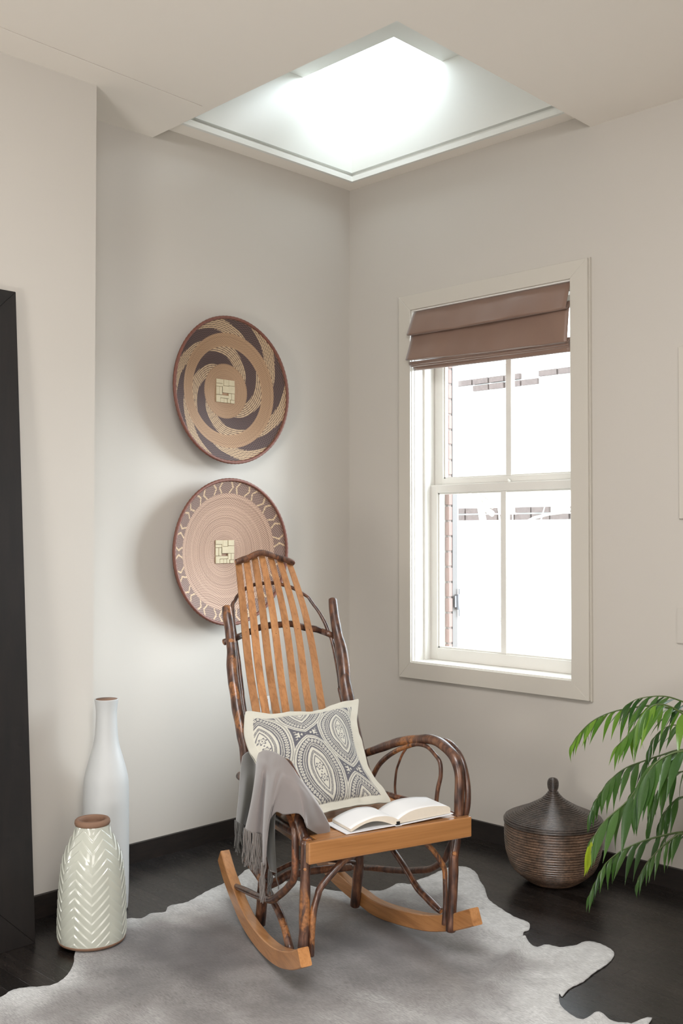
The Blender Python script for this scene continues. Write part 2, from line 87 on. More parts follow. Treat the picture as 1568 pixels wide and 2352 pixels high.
# ---------------- helpers ----------------
def link(name, me, mat=None, parent=None, loc=None):
    o = bpy.data.objects.new(name, me); COL.objects.link(o)
    if mat is not None and me is not None and not me.materials:
        for m in (mat if isinstance(mat, (list, tuple)) else [mat]): me.materials.append(m)
    if parent: o.parent = parent
    if loc is not None: o.location = loc
    return o
def empty(name, loc=(0,0,0), rz=0, label=None, cat=None, group=None, kind=None):
    o = bpy.data.objects.new(name, None); COL.objects.link(o); o.location = loc; o.rotation_euler = (0,0,rz)
    o.empty_display_size = .05
    tag(o, label, cat, group, kind); return o
def tag(o, label=None, cat=None, group=None, kind=None):
    if label: o['label'] = label
    if cat: o['category'] = cat
    if group: o['group'] = group
    if kind: o['kind'] = kind
    return o
def mesh(name, verts, faces, smooth=False):
    me = bpy.data.meshes.new(name); me.from_pydata([tuple(v) for v in verts], [], faces); me.update()
    if smooth:
        for p in me.polygons: p.use_smooth = True
    return me
def bm_me(name, bm, smooth=False, fix=True):
    if fix: bmesh.ops.recalc_face_normals(bm, faces=bm.faces)
    me = bpy.data.meshes.new(name); bm.to_mesh(me); bm.free()
    if smooth:
        for p in me.polygons: p.use_smooth = True
    return me
def addbox(bm, x0, x1, y0, y1, z0, z1):
    vs = [bm.verts.new((x, y, z)) for z in (z0, z1) for y in (y0, y1) for x in (x0, x1)]
    for f in ((0,2,3,1),(4,5,7,6),(0,1,5,4),(2,6,7,3),(0,4,6,2),(1,3,7,5)): bm.faces.new([vs[i] for i in f])
def box(name, x0, x1, y0, y1, z0, z1, mat, parent=None, bev=0, seg=1):
    bm = bmesh.new(); addbox(bm, x0, x1, y0, y1, z0, z1)
    if bev: bmesh.ops.bevel(bm, geom=list(bm.edges), offset=bev, segments=seg, affect='EDGES', profile=.6)
    return link(name, bm_me(name, bm), mat, parent)
def boxes(name, lst, mat, parent=None):
    bm = bmesh.new()
    for b in lst: addbox(bm, *b)
    return link(name, bm_me(name, bm), mat, parent)
def catmull(pts, n=6):
    P = [Vector(p) for p in pts]; out = []
    if len(P) < 3: return P
    for i in range(len(P)-1):
        a = P[max(i-1,0)]; b = P[i]; c = P[i+1]; d = P[min(i+2,len(P)-1)]
        for k in range(n):
            t = k/n
            out.append(.5*((2*b)+(c-a)*t+(2*a-5*b+4*c-d)*t*t+(3*b-a-3*c+d)*t**3))
    out.append(P[-1]); return out
def tube(name, pts, mat, parent=None, sides=12, sub=5, cap=True, knot=0, seed=0, smooth=True, ret=False):
    """pts: x,y,z,r control points -> smooth tapered stick with rounded ends and gentle knots"""
    P4 = [(p[0],p[1],p[2]) for p in pts]; R4 = [(p[3],0,0) for p in pts]
    C = catmull(P4, sub); R = [v[0] for v in catmull(R4, sub)] if len(pts) > 2 else [p[3] for p in pts]
    rnd = random.Random(seed)
    # drop coincident
    q = [C[0]]; r = [R[0]]
    for c, k in zip(C[1:], R[1:]):
        if (c-q[-1]).length > 2e-4: q.append(c); r.append(k)
    C, R = q, r
    n = len(C); ph = [rnd.uniform(0,6.28) for _ in range(4)]; L = 0
    V = []; Fc = []
    T0 = (C[1]-C[0]).normalized(); N = T0.orthogonal().normalized()
    rings = []
    for i in range(n):
        T = (C[min(i+1,n-1)]-C[max(i-1,0)]).normalized()
        N = (N-T*N.dot(T)).normalized(); B = T.cross(N)
        if i: L += (C[i]-C[i-1]).length
        rr = R[i]*(1+knot*(.5*math.sin(L*38+ph[0])+.35*math.sin(L*83+ph[1])))
        ring = []
        for k in range(sides):
            a = 2*math.pi*k/sides
            w = rr*(1+knot*.55*math.sin(2*a+ph[2]+L*11)+knot*.35*math.sin(3*a+ph[3]-L*17))
            ring.append(len(V)); V.append(C[i]+N*math.cos(a)*w+B*math.sin(a)*w)
        rings.append(ring)
    if cap:
        def capring(c, T, ref, inset, push):
            idx = []
            for k in ref:
                idx.append(len(V)); V.append(c+(V[k]-c)*inset+T*push)
            return idx
        T = (C[0]-C[1]).normalized(); e = capring(C[0], T, rings[0], .72, R[0]*.22); rings.insert(0, e)
        T = (C[-1]-C[-2]).normalized(); e = capring(C[-1], T, rings[-1], .72, R[-1]*.22); rings.append(e)
    for a, b in zip(rings[:-1], rings[1:]):
        for k in range(sides):
            Fc.append((a[k], a[(k+1)%sides], b[(k+1)%sides], b[k]))
    if cap: Fc.append(tuple(reversed(rings[0]))); Fc.append(tuple(rings[-1]))
    if ret: return V, Fc
    me = mesh(name, V, Fc, smooth)
    if cap:
        me.polygons[len(Fc)-1].use_smooth = False; me.polygons[len(Fc)-2].use_smooth = False
        if isinstance(mat, (list, tuple)) and len(mat) > 1:
            me.materials.append(mat[0]); me.materials.append(mat[1])
            me.polygons[len(Fc)-1].material_index = 1; me.polygons[len(Fc)-2].material_index = 1
    return link(name, me, mat, parent)
def lathe(name, prof, seg, mat, parent=None, loc=None, closed_top=False, rf=None, smooth=True):
    V = []; Fc = []
    for i, (r, z) in enumerate(prof):
        for k in range(seg):
            a = 2*math.pi*k/seg; q = r
            if rf: q = rf(r, z, a, i)
            V.append((q*math.cos(a), q*math.sin(a), z))
    for i in range(len(prof)-1):
        for k in range(seg):
            a, b = i*seg+k, i*seg+(k+1)%seg
            Fc.append((a, b, b+seg, a+seg))
    if prof[0][0] > 1e-4: Fc.append(tuple(range(seg))[::-1])
    if closed_top: Fc.append(tuple((len(prof)-1)*seg+k for k in range(seg)))
    me = mesh(name, V, Fc, smooth)
    return link(name, me, mat, parent, loc)

# ---------------- materials ----------------
def s2l(c):
    return tuple(((v/255)/12.92 if v/255 <= .04045 else ((v/255+.055)/1.055)**2.4) for v in c)
class NT:
    def __init__(s, name):
        s.m = bpy.data.materials.new(name); s.m.use_nodes = True; s.t = s.m.node_tree; s.b = s.t.nodes['Principled BSDF']
    def n(s, typ, **kw):
        x = s.t.nodes.new('ShaderNode'+typ)
        for k, v in kw.items():
            if k.startswith('i_'):
                x.inputs[int(k[2:]) if k[2:].isdigit() else k[2:].replace('_',' ')].default_value = v
            else: setattr(x, k, v)
        return x
    def l(s, a, b): s.t.links.new(a, b)
    def ramp(s, fac, stops):
        r = s.n('ValToRGB'); e = r.color_ramp.elements
        while len(e) < len(stops): e.new(.5)
        for el, (p, c) in zip(e, stops): el.position = p; el.color = (*s2l(c), 1) if max(c) > 3 else (*c, 1)
        s.l(fac, r.inputs[0]); return r.outputs[0]
    def coord(s, kind='Object', scale=(1,1,1), rot=(0,0,0)):
        tc = s.n('TexCoord'); mp = s.n('Mapping'); mp.inputs['Scale'].default_value = scale; mp.inputs['Rotation'].default_value = rot
        s.l(tc.outputs[kind], mp.inputs[0]); return mp.outputs[0]
    def world(s, scale=(1,1,1)):
        g = s.n('NewGeometry'); mp = s.n('Mapping'); mp.inputs['Scale'].default_value = scale
        s.l(g.outputs['Position'], mp.inputs[0]); return mp.outputs[0]
    def noise(s, vec, scale, detail=4, rough=.55, dist=0):
        x = s.n('TexNoise'); x.inputs['Scale'].default_value = scale; x.inputs['Detail'].default_value = detail
        x.inputs['Roughness'].default_value = rough; x.inputs['Distortion'].default_value = dist
        s.l(vec, x.inputs['Vector']); return x.outputs[0]
    def mix(s, f, a, b, mode='MIX'):
        x = s.n('Mix', data_type='RGBA', blend_type=mode)
        for sock, v in ((x.inputs[0], f), (x.inputs[6], a), (x.inputs[7], b)):
            if hasattr(v, 'is_output') or hasattr(v, 'links'): s.l(v, sock)
            elif isinstance(v, (int, float)): sock.default_value = v
            else: sock.default_value = (*v, 1) if len(v) == 3 else v
        return x.outputs[2]
    def bump(s, h, strength=.3, dist=.002):
        x = s.n('Bump'); x.inputs['Strength'].default_value = strength; x.inputs['Distance'].default_value = dist
        s.l(h, x.inputs['Height']); s.l(x.outputs[0], s.b.inputs['Normal'])
    def set(s, col=None, rough=None, **kw):
        if col is not None:
            if hasattr(col, 'links'): s.l(col, s.b.inputs['Base Color'])
            else: s.b.inputs['Base Color'].default_value = (*(s2l(col) if max(col) > 1 else col), 1)
        if rough is not None:
            if hasattr(rough, 'links'): s.l(rough, s.b.inputs['Roughness'])
            else: s.b.inputs['Roughness'].default_value = rough
        for k, v in kw.items(): s.b.inputs[k.replace('_',' ')].default_value = v
        return s.m
def plain(name, col, rough, var=.04, scale=12, bump=0, bscale=300, **kw):
    t = NT(name); v = t.coord('Object'); n = t.noise(v, scale, 3)
    c = s2l(col); a = tuple(x*(1-var) for x in c); b = tuple(min(1, x*(1+var)) for x in c)
    x = t.mix(n, a, b); t.set(x, rough, **kw)
    if bump: t.bump(t.noise(v, bscale, 2), bump, .001)
    return t.m
M = {}
M['wall'] = plain('wall_paint', (190,184,175), .75, .012, 2.5, .05, 220)
M['ceiling'] = plain('ceiling_paint', (243,236,226), .8, .012, 2.0, .04, 200)
M['trim'] = plain('trim_paint', (194,188,177), .35, .01, 4)
M['sash'] = plain('sash_paint', (222,219,212), .35, .01, 4)
M['shaft'] = plain('shaft_paint', (236,236,230), .6, .01, 4)
M['slot'] = plain('slot_dark', (70,60,52), .7)
M['base'] = None
def dark_wood(name, c0, c1, rough, stretch, objrand=True, bump=.12):
    t = NT(name); v = t.world(stretch)
    n = t.noise(v, 6, 6, .6, .4); n2 = t.noise(t.world(tuple(4*k for k in stretch)), 9, 4)
    col = t.ramp(n, [(.3, c0), (.7, c1)])
    if objrand:
        oi = t.n('ObjectInfo'); h = t.n('HueSaturation'); mr = t.n('MapRange'); mr.inputs[3].default_value = .65; mr.inputs[4].default_value = 1.45
        t.l(oi.outputs['Random'], mr.inputs[0]); t.l(mr.outputs[0], h.inputs['Value']); t.l(col, h.inputs['Color']); col = h.outputs[0]
    rr = t.n('MapRange'); rr.inputs[3].default_value = rough-.06; rr.inputs[4].default_value = rough+.1; t.l(n2, rr.inputs[0])
    t.set(col, rr.outputs[0]); t.bump(n2, bump, .0006); return t.m
M['floor'] = dark_wood('espresso_floor', (20,17,16), (38,33,30), .27, (10, 1, 4))
M['base'] = dark_wood('espresso_baseboard', (20,16,14), (36,28,24), .45, (3, 3, 14), False)
M['frame'] = dark_wood('mirror_frame_wood', (12,9,8), (24,18,16), .5, (6, 6, 1), False, .05)
M['mirror'] = plain('mirror_glass', (235,238,238), .02, 0, Metallic=1.0)
def glass():
    t = NT('window_glass'); tr = t.n('BsdfTransparent'); gl = t.n('BsdfGlossy'); gl.inputs['Roughness'].default_value = .02
    mx = t.n('MixShader'); out = t.t.nodes['Material Output']
    tr.inputs[0].default_value = (.97,.98,.98,1)
    mx.inputs[0].default_value = .05; t.l(tr.outputs[0], mx.inputs[1]); t.l(gl.outputs[0], mx.inputs[2]); t.l(mx.outputs[0], out.inputs[0]); return t.m
M['glass'] = glass()
def satin():
    t = NT('blind_fabric'); v = t.coord('Object', (1,1,1)); n = t.noise(v, 6, 3); w = t.noise(t.coord('Object', (400,60,900)), 1, 2)
    c = t.mix(n, s2l((118,92,78)), s2l((132,105,90))); t.set(c, .42); t.b.inputs['Sheen Weight'].default_value = .35
    t.bump(w, .1, .0005); return t.m
M['blind'] = satin()
def oak(name, c0, c1, c2, axis, rough=.32, wscale=26, tint=True):
    # axis: 0 x,1 y,2 z = grain direction in object space
    t = NT(name); sc = [9, 9, 9]; sc[axis] = .9
    v = t.coord('Object', tuple(sc))
    oi = t.n('ObjectInfo'); ad = t.n('VectorMath', operation='ADD'); mu = t.n('VectorMath', operation='SCALE'); mu.inputs['Scale'].default_value = 37
    cx = t.n('CombineXYZ'); t.l(oi.outputs['Random'], cx.inputs[0]); t.l(oi.outputs['Random'], cx.inputs[1]); t.l(cx.outputs[0], mu.inputs[0]); t.l(v, ad.inputs[0]); t.l(mu.outputs[0], ad.inputs[1]); v = ad.outputs[0]
    n = t.noise(v, 5, 4, .6, .6); sc2 = [150, 150, 150]; sc2[axis] = 3
    f = t.noise(t.coord('Object', tuple(sc2)), 1, 3, .6)
    sc3 = [34, 34, 34]; sc3[axis] = 1.6; g = t.noise(t.coord('Object', tuple(sc3)), 1, 3, .5, 1.2)
    col = t.ramp(n, [(.0, c0), (.5, c1), (1, c2)])
    col = t.mix(.6, col, t.ramp(g, [(.32, tuple(x*.84 for x in c0)), (.5, c1), (.68, c2)]))
    fr = t.ramp(f, [(.36, (.78,.73,.67)), (.5, (1,1,1))]); col = t.mix(.6, col, fr, 'MULTIPLY')
    if tint:
        h = t.n('HueSaturation'); mr = t.n('MapRange'); mr.inputs[3].default_value = .84; mr.inputs[4].default_value = 1.12
        t.l(oi.outputs['Random'], mr.inputs[0]); t.l(mr.outputs[0], h.inputs['Value']); t.l(col, h.inputs['Color']); col = h.outputs[0]
    t.set(col, rough); t.b.inputs['Coat Weight'].default_value = .35; t.b.inputs['Coat Roughness'].default_value = .18
    t.bump(f, .06, .0004); return t.m
M['oakz'] = oak('oak_upright', (158,108,68), (174,122,78), (188,138,92), 2)
M['oakx'] = oak('oak_crosswise', (154,104,60), (170,118,70), (182,130,80), 0)
M['oaky'] = oak('oak_lengthwise', (160,106,62), (174,122,74), (186,134,86), 1)
def bark(name, hi, thr=.56):
    t = NT(name); v = t.coord('Object', (1,1,.45)); n = t.noise(v, 17, 5, .6, .5); n2 = t.noise(t.coord('Object'), 120, 4)
    n3 = t.noise(t.coord('Object', (1,1,.25)), 70, 3)
    base = t.ramp(n3, [(.3, (36,22,17)), (.5, (78,50,38)), (.72, (118,82,60))])
    patch = t.ramp(n, [(thr, (0,0,0)), (thr+.05, (1,1,1))])
    tan = t.ramp(n2, [(.3, tuple(int(c*.62) for c in hi)), (.7, hi)])
    col = t.mix(patch, base, tan); t.set(col, .36); t.b.inputs['Coat Weight'].default_value = .3; t.b.inputs['Coat Roughness'].default_value = .2
    bp = t.n('Bump'); t.bump(n2, .25, .0015); return t.m
M['bark'] = bark('hickory_bark', (170,112,66), .55)
M['bark_dark'] = bark('hickory_bark_dark', (140,88,58), .60)
M['cut'] = plain('cut_branch_end', (160,108,66), .5, .15, 60)
M['ceramic'] = plain('white_ceramic', (196,198,197), .5, .015, 8, .15, 60)
M['glaze'] = plain('glazed_ceramic', (186,188,176), .12, .03, 14, Coat_Weight=.6)
M['clay'] = plain('bare_clay', (128,98,78), .75, .12, 40, .3, 200)
def wicker(name, c0, c1):
    t = NT(name); v = t.coord('Object', (1,1,3)); n = t.noise(v, 22, 5, .65); n2 = t.noise(t.coord('Object', (1,1,1)), 140, 3)
    col = t.ramp(n, [(.3, c0), (.7, c1)]); col = t.mix(t.ramp(n2, [(.35,(.45,.42,.4)),(.6,(1,1,1))]), s2l((22,17,14)), col)
    t.set(col, .34); t.b.inputs['Coat Weight'].default_value = .3; t.bump(n2, .4, .0012); return t.m
M['coil'] = wicker('rattan_coil', (62,48,38), (128,100,80))
M['coil_lid'] = wicker('rattan_lid', (44,37,33), (84,72,64))
M['white_plastic'] = plain('socket_plastic', (232,232,230), .35)
M['black'] = plain('black_hole', (20,20,20), .6)
M['paper'] = plain('book_paper', (222,222,221), .8, .01, 10)
M['page_edge'] = plain('page_edge', (214,204,188), .85, .05, 90)
M['cover'] = plain('book_cover', (225,227,230), .4)
def attr_mat(name, rough, attr='Col', nscale=300, namt=.12, bump=.2, sheen=0, stretch=(1,1,1)):
    t = NT(name); a = t.n('Attribute'); a.attribute_name = attr
    n = t.noise(t.coord('Object', stretch), nscale, 3)
    g = t.ramp(n, [(.25, (1-namt*2,)*3), (.75, (1.0,)*3)])
    c = t.mix(1.0, a.outputs['Color'], g, 'MULTIPLY'); t.set(c, rough)
    if sheen: t.b.inputs['Sheen Weight'].default_value = sheen
    t.bump(n, bump, .0008); return t.m
M['weave'] = attr_mat('woven_grass', .7, nscale=420, namt=.12, bump=.15)
M['linen'] = attr_mat('printed_linen', .9, nscale=700, namt=.05, bump=.15, sheen=.15)
def hide():
    t = NT('cow_hide'); a = t.n('Attribute'); a.attribute_name = 'Col'
    v = t.coord('Object', (1,1,1), (0,0,.6)); v2 = t.coord('Object', (1,.16,1), (0,0,.9)); v3 = t.coord('Object', (1,.2,1), (0,0,-.3))
    f = t.noise(v2, 330, 4, .7); f2 = t.noise(v3, 300, 3, .7); sel = t.noise(v, 3.0, 2)
    selr = t.ramp(sel, [(.45,(0,0,0)),(.55,(1,1,1))]); fine = t.mix(selr, f, f2); bl = t.noise(v, 22, 5, .7)
    c = t.mix(1.0, a.outputs['Color'], t.ramp(fine, [(.3,(.6,.59,.6)),(.7,(1.28,1.27,1.27))]), 'MULTIPLY')
    c = t.mix(.55, c, t.mix(1.0, c, t.ramp(bl, [(.3,(.72,.71,.7)),(.7,(1.2,1.2,1.2))]), 'MULTIPLY'))
    t.set(c, .85); t.b.inputs['Sheen Weight'].default_value = .3; t.bump(fine, .4, .002); return t.m
M['hide'] = hide()
M['strip'] = plain('palm_strip', (178,164,134), .65, .12, 60, .3, 200)
M['rim'] = plain('basket_rim_binding', (110,66,52), .6, .3, 50, .5, 120)
def cloth(name, c, rough=.9):
    t = NT(name); v = t.coord('Object'); n = t.noise(v, 900, 2); n2 = t.noise(v, 5, 3)
    cc = s2l(c); col = t.mix(n2, tuple(x*.93 for x in cc), tuple(x*1.06 for x in cc)); t.set(col, rough); t.b.inputs['Sheen Weight'].default_value = .5
    t.bump(n, .1, .0005); return t.m
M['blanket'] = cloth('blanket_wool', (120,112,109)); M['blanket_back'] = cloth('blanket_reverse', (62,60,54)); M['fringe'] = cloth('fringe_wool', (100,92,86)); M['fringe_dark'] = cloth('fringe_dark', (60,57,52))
def leaf(name, c0, c1):
    t = NT(name); oi = t.n('ObjectInfo'); col = t.ramp(oi.outputs['Random'], [(0, c0), (1, c1)])
    n = t.noise(t.coord('Object', (1,1,1)), 30, 3); col = t.mix(n, col, t.mix(1.0, col, (.7,.75,.6), 'MULTIPLY'))
    t.set(col, .28); out = t.t.nodes['Material Output']; tl = t.n('BsdfTranslucent'); t.l(t.mix(1.0, col, (1.3,1.9,.4), 'MULTIPLY'), tl.inputs[0])
    mx = t.n('MixShader'); mx.inputs[0].default_value = .3; t.l(t.b.outputs[0], mx.inputs[1]); t.l(tl.outputs[0], mx.inputs[2]); t.l(mx.outputs[0], out.inputs[0]); return t.m
M['leaf'] = leaf('palm_leaf', (48,80,40), (82,114,60)); M['leaf_yellow'] = leaf('palm_leaf_yellow', (150,165,44), (172,180,60)); M['leaf_light'] = leaf('palm_leaf_light', (74,112,44), (118,152,58))
M['stem'] = plain('palm_stem', (72,88,42), .4)
M['pot'] = plain('pot_ceramic', (90,80,72), .4); M['soil'] = plain('soil', (40,30,24), .95, .3, 80, 1, 80)
M['brick'] = plain('outer_brick', (132,106,98), .9, .15, 30, .5, 80); M['ext_grey'] = plain('shutter_paint', (92,85,80), .6)
M['mortar'] = plain('mortar', (120,108,102), .95)
M['facade'] = plain('facade_render', (225,222,216), .85, .02, 3); M['facade_brick'] = plain('facade_brick', (94,82,77), .9, .35, 40)
M['metal'] = plain('hinge_metal', (120,120,124), .5, .05, Metallic=.3); M['bark_tree'] = plain('pale_branch', (190,184,174), .9)
M['ground'] = plain('yard_ground', (150,148,142), .95)

# ---------------- room shell ----------------
HC = 2.684
# floor: strip planks laid along the window wall
fl = empty('floor', kind='structure')
box('subfloor', -.1, 6.1, -.2, 5.6, -.12, -.012, M['floor'], fl)
pm = None
bm = bmesh.new(); addbox(bm, -.02896, .02896, -.5, .5, -.012, 0)
bmesh.ops.bevel(bm, geom=[e for e in bm.edges if all(v.co.z > -.001 for v in e.verts)], offset=.0004, segments=1, affect='EDGES')
pm = bm_me('plank', bm); pm.materials.append(M['floor'])
rp = random.Random(3)
for i in range(42):
    x = .0005+.029+.058*i; y = .0
    y0 = -.0-rp.uniform(0, .5)
    while y0 < 3.35:
        L = rp.uniform(.55, 1.15); a = max(y0, -.0); b = min(3.4, y0+L)
        if b-a > .05:
            o = bpy.data.objects.new('plank', pm); COL.objects.link(o); o.parent = fl
            o.location = (x, (a+b)/2, 0); o.scale = (1, (b-a)-.0003, 1)
        y0 = y0+L
box('floor_field', 2.437, 6.0, 0, 5.5, -.012, 0, M['floor'], fl)
box('floor_field', 0, 2.437, 3.4, 5.5, -.012, 0, M['floor'], fl)
# right wall with window opening
WY0, WY1, WZ0, WZ1 = .376, 1.149, .664, 2.136
w = boxes('wall_right', [(-.3, 0, -.2, WY0, -.1, 3.1), (-.3, 0, WY1, 5.7, -.1, 2.9), (-.3, 0, WY0, WY1, -.1, WZ0), (-.3, 0, WY0, WY1, WZ1, 3.1), (-.3, 0, WY1, 1.4, 2.9, 3.1)], M['wall']); tag(w, kind='structure')
w = boxes('wall_left', [(0, 1.455, -.2, 0, -.1, 3.1)], M['wall']); tag(w, kind='structure')
w = boxes('wall_left_return', [(1.455, 6.2, -.2, .245, -.1, 2.9)], M['wall']); tag(w, kind='structure')
w = boxes('wall_rear', [(6.0, 6.2, .245, 5.7, -.1, 2.9)], M['wall']); tag(w, kind='structure')
w = boxes('wall_side', [(0, 6.0, 5.5, 5.7, -.1, 2.9)], M['wall']); tag(w, kind='structure')
# ceiling slab, cut out over the corner, with a thin slot
cl = empty('ceiling', kind='structure')
def prism(name, poly, z0, z1, mat, parent=None):
    n = len(poly); V = [(x, y, z0) for x, y in poly]+[(x, y, z1) for x, y in poly]
    Fc = [tuple(range(n))[::-1], tuple(range(n, 2*n))]+[(i, (i+1)%n, n+(i+1)%n, n+i) for i in range(n)]
    return link(name, mesh(name, V, Fc), mat, parent)
sl = .0022   # slot half width; slot runs y .36-.39 along x
def sy(x): return .36+(x-1.095)*(.03/.777)
prism('ceiling_panel', [(1.0585, -.05), (6.1, -.05), (6.1, sy(6.1)-sl), (1.106, sy(1.106)-sl), (1.065, .34)], HC, 3.05, M['ceiling'], cl)
prism('ceiling_panel', [(1.067, .37), (1.106, sy(1.106)+sl), (6.1, sy(6.1)+sl), (6.1, 5.6), (-.05, 5.6), (-.05, 1.2225), (1.083, 1.243)], HC, 3.05, M['ceiling'], cl)
prism('ceiling_panel', [(1.065, .34), (1.106, sy(1.106)-sl), (1.106, sy(1.106)+sl), (1.067, .37)], HC, 3.05, M['ceiling'], cl)
prism('ceiling_slot', [(1.106, sy(1.106)-.02), (6.1, sy(6.1)-.02), (6.1, sy(6.1)+.02), (1.106, sy(1.106)+.02)], HC+.012, HC+.02, M['slot'], cl)
prism('shaft_side', [(1.0585, -.05), (1.083, 1.243), (-.05, 1.2225), (-.05, 1.5), (1.4, 1.5), (1.4, -.05)], 3.05, 3.1, M['shaft'], cl)
boxes('roof_deck', [(1.3, 6.3, -.3, 5.8, 3.06, 3.15), (-.3, 1.3, 1.4, 5.8, 3.06, 3.15)], M['ceiling'], cl)
# corner recess below the skylight
boxes('recess_soffit', [(0, 1.3, 0, .0925, 2.733, 2.75), (0, .08, .0925, 1.25, 2.733, 2.75)], M['ceiling'], cl)
boxes('recess_lip', [(.066, 1.3, .078, .0935, 2.7325, 2.755), (.066, .0805, .0935, 1.25, 2.7325, 2.755)], M['shaft'], cl)
boxes('shaft_wall', [(0, 1.3, 0, .068, 2.75, 2.772), (0, .058, .068, 1.25, 2.75, 2.772), (0, 1.3, 0, .088, 2.772, 3.1), (0, .078, .088, 1.25, 2.772, 3.1)], M['shaft'], cl)
boxes('shaft_top', [(.37, 1.4, -.2, 1.5, 3.1, 3.15), (-.3, .37, .595, 1.5, 3.1, 3.15), (-.3, .078, -.2, .595, 3.1, 3.15), (.078, .37, -.2, .088, 3.1, 3.15)], M['shaft'], cl)
sk = empty('skylight', (.22, .34, 3.15), kind='structure')
boxes('skylight_frame', [(-.142-.03, .15+.03, -.282, -.252, 0, .03), (-.172, .18, .255, .285, 0, .03), (-.172, -.142, -.252, .255, 0, .03), (.15, .18, -.252, .255, 0, .03)], M['sash'], sk)
boxes('pane', [(-.142, .15, -.252, .255, .01, .016)], M['glass'], sk)
# baseboards
def baseb(name, x0, x1, y0, y1):
    bm = bmesh.new(); addbox(bm, x0, x1, y0, y1, 0, .07)
    o = link(name, bm_me(name, bm), M['base']); tag(o, kind='structure'); return o
baseb('baseboard_left', 0.0, 1.455, 0, .013); baseb('baseboard_right', 0, .013, .013, 5.5); baseb('baseboard_left_return', 1.455, 6, .245, .258)

# ---------------- window ----------------
win = empty('window_1', (0, .7625, .66), kind='structure')
def wp(name, lst, mat, parent=None, bev=0):
    bm = bmesh.new()
    for b in lst: addbox(bm, b[0], b[1], b[2]-.7625, b[3]-.7625, b[4]-.66, b[5]-.66)
    if bev: bmesh.ops.bevel(bm, geom=list(bm.edges), offset=bev, segments=2, affect='EDGES')
    return link(name, bm_me(name, bm), mat, parent or win)
# casing boards with mitred corners, standing proud, with a back band
def casing(name, o0, o1, i0, i1):
    # each a quad (outer a, outer b, inner b, inner a) in (y,z); thickness x 0-.02
    V = [(0.0005, p[0]-.7625, p[1]-.66) for p in (o0, o1, i1, i0)]+[(.024, p[0]-.7625, p[1]-.66) for p in (o0, o1, i1, i0)]
    Fc = [(0,1,2,3)[::-1], (4,5,6,7), (0,1,5,4), (1,2,6,5), (2,3,7,6), (3,0,4,7)]
    bm = bmesh.new(); vs = [bm.verts.new(v) for v in V]
    for f in Fc: bm.faces.new([vs[i] for i in f])
    bmesh.ops.bevel(bm, geom=list(bm.edges), offset=.0012, segments=1, affect='EDGES')
    link(name, bm_me(name, bm), M['trim'], win)
OA, OB, OC, OD = (.313,.598), (1.222,.598), (1.222,2.2), (.313,2.2)
IA, IB, IC, ID = (.376,.664), (1.149,.664), (1.149,2.136), (.376,2.136)
casing('casing_board', OA, OB, IA, IB); casing('casing_board', OB, OC, IB, IC); casing('casing_board', OC, OD, IC, ID); casing('casing_board', OD, OA, ID, IA)
wp('back_band', [(0, .012, 1.222, 1.2265, .594, 2.204)], M['trim'], None, .0005)
wp('jamb', [(-.2, .014, .372, .3785, .664, 2.136), (-.3, .014, 1.1465, 1.153, .664, 2.136), (-.3, .014, .3785, 1.1465, 2.13, 2.14)], M['sash'])
wp('sill', [(-.3, .012, .3785, 1.1465, .655, .669)], M['sash'])
wp('stop_bead', [(-.095, -.06, .3785, .388, .669, 2.13), (-.095, -.06, 1.137, 1.1465, .669, 2.13), (-.012, -.002, .3785, .381, .669, 2.13)], M['sash'])
def sash(name, x, z0, z1, br, tr, st):
    e = empty(name, (x, 0, 0)); e.parent = win
    def q(nm, lst, mat, bev=.0015):
        bm = bmesh.new()
        for b in lst: addbox(bm, b[0], b[1], b[2]-.7625, b[3]-.7625, b[4]-.66, b[5]-.66)
        if bev: bmesh.ops.bevel(bm, geom=list(bm.edges), offset=bev, segments=1, affect='EDGES')
        link(nm, bm_me(nm, bm), mat, e)
    q('stile', [(-.034, 0, .380, .380+st, z0, z1)], M['sash']); q('stile', [(-.034, 0, 1.145-st, 1.145, z0, z1)], M['sash'])
    q('rail', [(-.034, 0, .380+st, 1.145-st, z0, z0+br)], M['sash']); q('rail', [(-.034, 0, .380+st, 1.145-st, z1-tr, z1)], M['sash'])
    q('glazing_bead', [(-.026, -.008, .380+st, .380+st+.007, z0+br, z1-tr), (-.026, -.008, 1.145-st-.007, 1.145-st, z0+br, z1-tr), (-.026, -.008, .380+st, 1.145-st, z0+br, z0+br+.006), (-.026, -.008, .380+st, 1.145-st, z1-tr-.006, z1-tr)], M['sash'], .0008)
    q('muntin', [(-.03, -.003, .747, .774, z0+br, z1-tr)], M['sash'])
    q('pane', [(-.019, -.016, .380+st, .747, z0+br, z1-tr)], M['glass'], 0); q('pane', [(-.019, -.016, .774, 1.145-st, z0+br, z1-tr)], M['glass'], 0)
sash('lower_sash', -.096, .669, 1.405, .05, .034, .043)
sash('upper_sash', -.133, 1.385, 2.128, .048, .05, .045)
# sash lock
wp('sash_lock', [(-.118, -.1, .75, .785, 1.405, 1.416), (-.125, -.112, .76, .775, 1.409, 1.42)], M['sash'], None, .002)
